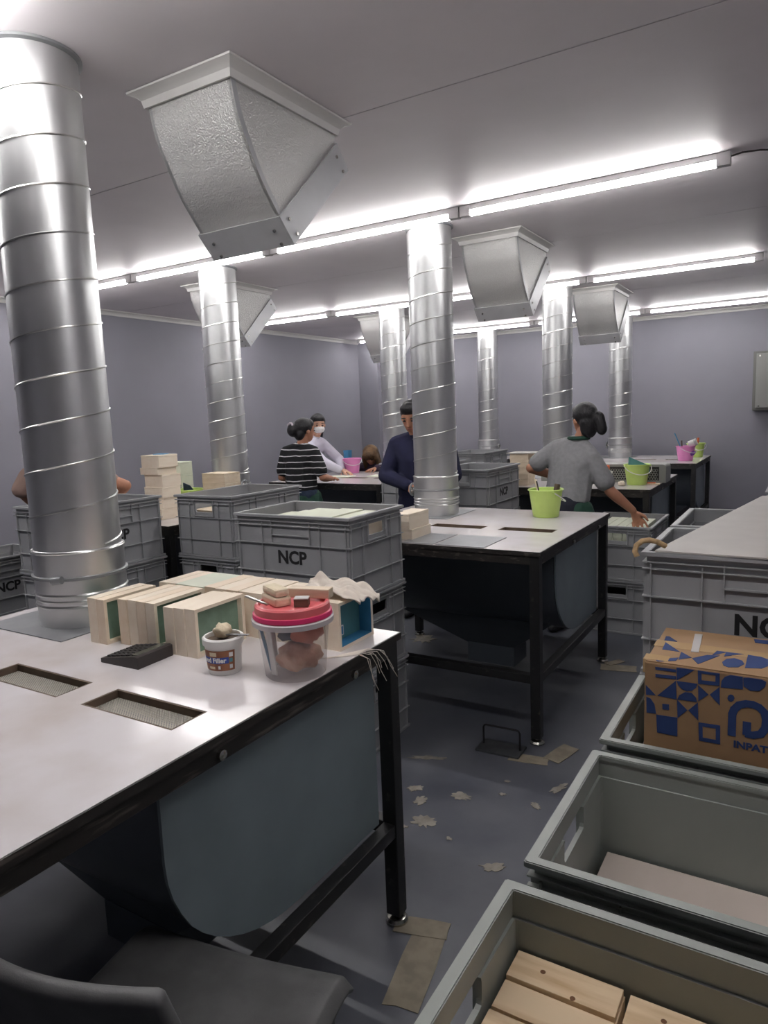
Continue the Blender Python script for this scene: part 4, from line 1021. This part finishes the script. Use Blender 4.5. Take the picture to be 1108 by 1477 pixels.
    remeshed('shirt_collar', [ball(V['neck']+Vector((0, 0, .004)), [side*.066*s, fwd*.068*s, Vector((0, 0, .026))])], K[J.get('collar_m', shirt) if isinstance(J.get('collar_m', shirt), str) else shirt], t, vox=.006, smooth=2)
    tr = [sect(V['pelvis'], .150*s+.008, .102*s+.008, .085)+sph(V['lhip'], .082*s)+sph(V['rhip'], .082*s)]
    tr += [limb(p, r+.012, q, r2+.014) for p, r, q, r2 in legs]
    remeshed('trousers', tr, K[trousers], t, vox=.010, smooth=3)
    for a in 'lr':
        A_ = V[a+'a']
        remeshed('shoe', [sph(Vector((A_.x, A_.y, .052)), .040)+ball(Vector((A_.x, A_.y, .026))+ftd*.13, [ftd*.058, Vector((-ftd.y, ftd.x, 0))*.042, Vector((0, 0, .025))], 1)+ball(Vector((A_.x, A_.y, .026))-ftd*.045, [ftd*.025, Vector((-ftd.y, ftd.x, 0))*.034, Vector((0, 0, .025))], 1)], K['shoe'], t, vox=.008)
    # face pieces
    for q in (-1, 1):
        MB().hull(ball(hc+Rr*.030*q+U*.012+F*.077, [Rr*.013, F*.006, U*.0065], 2)).build('eye', K['eye'], t, smooth=True)
        MB().hull(ball(hc+Rr*.031*q+U*.034+F*.078, [Rr*.018, F*.006, U*.0035], 2)).build('eyebrow', K[hairm], t, smooth=True)
    MB().hull(ball(hc-U*.050+F*.076, [Rr*.020, F*.006, U*.006], 2)).build('mouth', K['lip'], t, smooth=True)
    if hair: hair(t, hc, Rr, F, U)
    if extra: extra(t, V, side, fwd, hc, Rr, F, U)
    return t
def cap(hc, R_, F, U, low=0.0): # hair over the skull, open at the face
    return [ball(hc+U*.036-F*.020, [R_*.083, F*.090, U*.088], 3), ball(hc+U*.07+F*.025, [R_*.066, F*.055, U*.048]), ball(hc-U*.02-F*.055, [R_*.07, F*.05, U*.075+F*low])]
def hair_pony(t, hc, R_, F, U):
    b = hc+U*.012-F*.082+R_*.040
    h = cap(hc, R_, F, U)+[ball(hc-F*.05-U*.06, [R_*.062, F*.045, U*.07]), ball(b-F*.03-U*.012, [R_*.040, F*.046, U*.046])+ball(b-F*.045-U*.085+R_*.010, [R_*.036, F*.038, U*.046])]
    remeshed('hair', h, K['hair'], t, vox=.007)
    MB().tube([tuple(b+.03*(math.cos(a)*R_+math.sin(a)*U)+F*.012) for a in [k*math.pi/8 for k in range(16)]], .007, 6, closed=True).build('hair_tie', K['gold'], t, smooth=True)
def hair_bun(t, hc, R_, F, U):
    b = hc+U*.004-F*.095-R_*.024
    h = cap(hc, R_, F, U)+[ball(b-F*.014, [R_*.070, F*.055, U*.066])]
    remeshed('hair', h, K['hair'], t, vox=.007)
    MB().tube([tuple(b-F*.036-R_*.012+.045*math.cos(a)*R_+U*(.034+.026*math.sin(a))) for a in [k*math.pi/12 for k in range(13)]], .010, 8).build('scrunchie', K['pinkcloth'], t, smooth=True)
def hair_long(t, hc, R_, F, U):
    h = cap(hc, R_, F, U, .0)+[ball(hc-F*.05+U*.03, [R_*.085, F*.06, U*.08])+ball(hc-F*.075-U*.16, [R_*.07, F*.04, U*.04]),
        ball(hc+R_*.068-U*.02+F*.01, [R_*.02, F*.03, U*.05])+ball(hc+R_*.085-U*.23+F*.02, [R_*.028, F*.026, U*.04]), ball(hc-F*.095+U*.045, [R_*.035, F*.035, U*.035])]
    remeshed('hair', h, K['hair'], t, vox=.007)
def hair_short(t, hc, R_, F, U):
    remeshed('hair', [ball(hc+U*.044-F*.018, [R_*.080, F*.092, U*.084], 3), ball(hc+U*.085+F*.03, [R_*.064, F*.058, U*.045]), ball(hc-U*.0-F*.055, [R_*.068, F*.048, U*.06])], K['hair'], t, vox=.007)
def hair_brown(t, hc, R_, F, U):
    h = [ball(hc+U*.036-F*.015, [R_*.092, F*.10, U*.095], 3), ball(hc+U*.06+F*.04, [R_*.075, F*.06, U*.06]), ball(hc-F*.04, [R_*.09, F*.06, U*.06])+ball(hc-U*.14-F*.03, [R_*.085, F*.05, U*.05]),
         ball(hc+R_*.075+F*.03, [R_*.025, F*.05, U*.06])+ball(hc+R_*.08+F*.05-U*.12, [R_*.025, F*.04, U*.04]), ball(hc-R_*.075+F*.03, [R_*.025, F*.05, U*.06])+ball(hc-R_*.08+F*.05-U*.12, [R_*.025, F*.04, U*.04])]
    remeshed('hair', h, K['brownhair'], t, vox=.007)
def apron_back(t, V, side, fwd, hc, R_, F, U):
    # green neck strap / collar, apron wrapped round the hips, straps
    remeshed('apron', [ball(V['pelvis']-Vector((0, 0, .10))+side*.02, [side*.185, fwd*.135, Vector((0, 0, .16))])], K['apron'], t, vox=.009)
    MB().tube([tuple(V['neck']+Vector((0, 0, .022))+.064*(math.cos(a)*side+math.sin(a)*fwd)) for a in [k*math.pi/10 for k in range(20)]], .014, 8, closed=True).build('apron_neckband', K['apron'], t, smooth=True)
    MB().tube([tuple(hc+R_*.078-U*.035+.018*(math.cos(a)*U+math.sin(a)*F)) for a in [k*math.pi/8 for k in range(16)]], .002, 5, closed=True).build('earring', K['gold'], t, smooth=True)
def mask_x(t, V, side, fwd, hc, R_, F, U):
    remeshed('face_mask', [ball(hc-U*.035+F*.042, [R_*.064, F*.056, U*.050]), ball(hc-U*.022+F*.075, [R_*.03, F*.03, U*.03])], K['mask'], t, vox=.006, smooth=3)
def apron_small(t, V, side, fwd, hc, R_, F, U):
    remeshed('apron', [ball(V['pelvis']-Vector((0, 0, .12))+fwd*.02+side*.05, [side*.15, fwd*.13, Vector((0, 0, .17))])], K['apron'], t, vox=.009)

person('woman in a heather grey polo and green apron, bending to reach into a crate',
       dict(pelvis=(-1.385, 4.645, .88), chest=(-1.375, 4.72, 1.10), neck=(-1.335, 4.76, 1.275), head=(-1.305, 4.78, 1.415), face=(-.70, .68, -.12),
            ls=(-1.49, 4.76, 1.225), le=(-1.655, 4.71, 1.095), lw=(-1.52, 4.88, 1.02), lh=(-1.43, 4.95, 1.0),
            rs=(-1.235, 4.70, 1.165), re=(-1.11, 4.70, .945), rw=(-.980, 4.76, .815), rh=(-.945, 4.79, .725), rp=(-.6, .5, -.5),
            lhip=(-1.47, 4.64, .83), rhip=(-1.365, 4.58, .83), lk=(-1.55, 4.66, .46), rk=(-1.43, 4.54, .46), la=(-1.56, 4.66, .08), ra=(-1.43, 4.52, .08)),
       shirt='greyshirt', sleeve='short', trousers='dark', hair=hair_pony, extra=apron_back)
person('woman in a black and white striped shirt, hair in a bun, seen from behind',
       dict(pelvis=(-3.98, 5.08, .85), chest=(-3.985, 5.08, 1.09), neck=(-3.98, 5.10, 1.245), head=(-3.945, 5.13, 1.385), face=(.45, .88, -.1),
            ls=(-4.13, 5.08, 1.195), le=(-4.19, 5.06, .965), lw=(-4.13, 5.26, .935), lh=(-4.08, 5.36, .935),
            rs=(-3.835, 5.09, 1.195), re=(-3.745, 5.10, .965), rw=(-3.80, 5.30, .935), rh=(-3.86, 5.40, .935),
            lhip=(-4.06, 5.08, .81), rhip=(-3.90, 5.08, .81), lk=(-4.06, 5.09, .45), rk=(-3.90, 5.09, .45), la=(-4.07, 5.06, .08), ra=(-3.89, 5.06, .08)),
       shirt='stripe', sleeve='short', trousers='denim', hair=hair_bun, extra=apron_small)
person('woman in pale lavender with a white face mask, leaning on the far table',
       dict(pelvis=(-4.78, 6.12, .86), chest=(-4.68, 6.12, 1.11), neck=(-4.61, 6.14, 1.28), head=(-4.555, 6.16, 1.425), face=(.72, -.62, -.22),
            ls=(-4.60, 6.27, 1.22), le=(-4.45, 6.38, 1.03), lw=(-4.32, 6.22, .94), lh=(-4.24, 6.16, .925),
            rs=(-4.58, 6.0, 1.20), re=(-4.38, 5.97, 1.04), rw=(-4.21, 6.05, .945), rh=(-4.12, 6.08, .92),
            side=(.05, -1, 0), lhip=(-4.78, 6.20, .82), rhip=(-4.78, 6.04, .82), lk=(-4.77, 6.20, .46), rk=(-4.77, 6.04, .46), la=(-4.80, 6.20, .08), ra=(-4.80, 6.04, .08)),
       skin='skin2', shirt='lavender', sleeve='long', trousers='dark', hair=hair_long, extra=mask_x)
person('man in a navy sweatshirt with short black hair, half hidden behind the middle duct',
       dict(pelvis=(-2.43, 4.50, .90), chest=(-2.40, 4.45, 1.17), neck=(-2.375, 4.40, 1.345), head=(-2.385, 4.33, 1.475), face=(.15, -.92, -.42),
            rs=(-2.57, 4.43, 1.285), re=(-2.645, 4.38, 1.06), rw=(-2.37, 4.25, 1.0), rh=(-2.27, 4.20, .985),
            ls=(-2.17, 4.43, 1.285), le=(-2.11, 4.41, 1.07), lw=(-2.16, 4.18, .99), lh=(-2.13, 4.10, .96),
            lhip=(-2.345, 4.50, .85), rhip=(-2.515, 4.50, .85), lk=(-2.345, 4.49, .47), rk=(-2.515, 4.49, .47), la=(-2.34, 4.52, .08), ra=(-2.52, 4.52, .08)),
       shirt='navy', sleeve='long', trousers='navy', hair=hair_short, build=1.08)
person('person with brown hair bowed low over the far table, beside the pink bucket',
       dict(pelvis=(-4.25, 6.98, .56), chest=(-4.265, 6.88, .78), neck=(-4.27, 6.82, .94), head=(-4.275, 6.765, 1.045), face=(.15, -.70, -.62),
            rs=(-4.43, 6.83, .90), re=(-4.46, 6.66, .925), rw=(-4.40, 6.50, .925), rh=(-4.34, 6.44, .92),
            ls=(-4.10, 6.83, .90), le=(-4.02, 6.66, .925), lw=(-4.06, 6.53, .93), lh=(-4.10, 6.44, .915),
            lhip=(-4.17, 6.96, .53), rhip=(-4.33, 6.96, .53), lk=(-4.15, 6.62, .50), rk=(-4.35, 6.62, .50), la=(-4.15, 6.66, .08), ra=(-4.35, 6.66, .08)),
       shirt='plum', sleeve='long', trousers='dark', hair=hair_brown, hairm='brownhair')
st_ = thing('stool', 'low stool under the person with brown hair at the far table', 'stool', (-4.25, 7.0, 0))
MB().lathe([(0, .425), (.15, .425), (.155, .435), (.155, .452), (.15, .458), (0, .458)], 24).build('seat', K['calc'], st_, smooth=True, angle=30)
for k in range(4):
    a = math.pi/4+k*math.pi/2; MB().tube([(.10*math.cos(a), .10*math.sin(a), .426), (.15*math.cos(a), .15*math.sin(a), 0)], .012, 8).build('leg', K['legmetal'], st_, smooth=True)
person('person hidden behind the nearest duct, only the elbows showing',
       dict(pelvis=(-4.0, 2.60, .85), chest=(-3.97, 2.62, 1.10), neck=(-3.955, 2.65, 1.27), head=(-3.95, 2.68, 1.40), face=(-.84, .54, -.2),
            ls=(-4.05, 2.51, 1.215), le=(-4.065, 2.455, 1.14), lw=(-4.17, 2.60, 1.02),
            rs=(-3.865, 2.79, 1.215), re=(-3.728, 2.945, 1.12), rw=(-3.93, 2.95, .99),
            lhip=(-4.05, 2.54, .82), rhip=(-3.96, 2.66, .82), lk=(-4.06, 2.54, .45), rk=(-3.96, 2.67, .45), la=(-4.05, 2.54, .08), ra=(-3.95, 2.67, .08)),
       shirt='brownshirt', sleeve='half', trousers='dark', hair=hair_short)
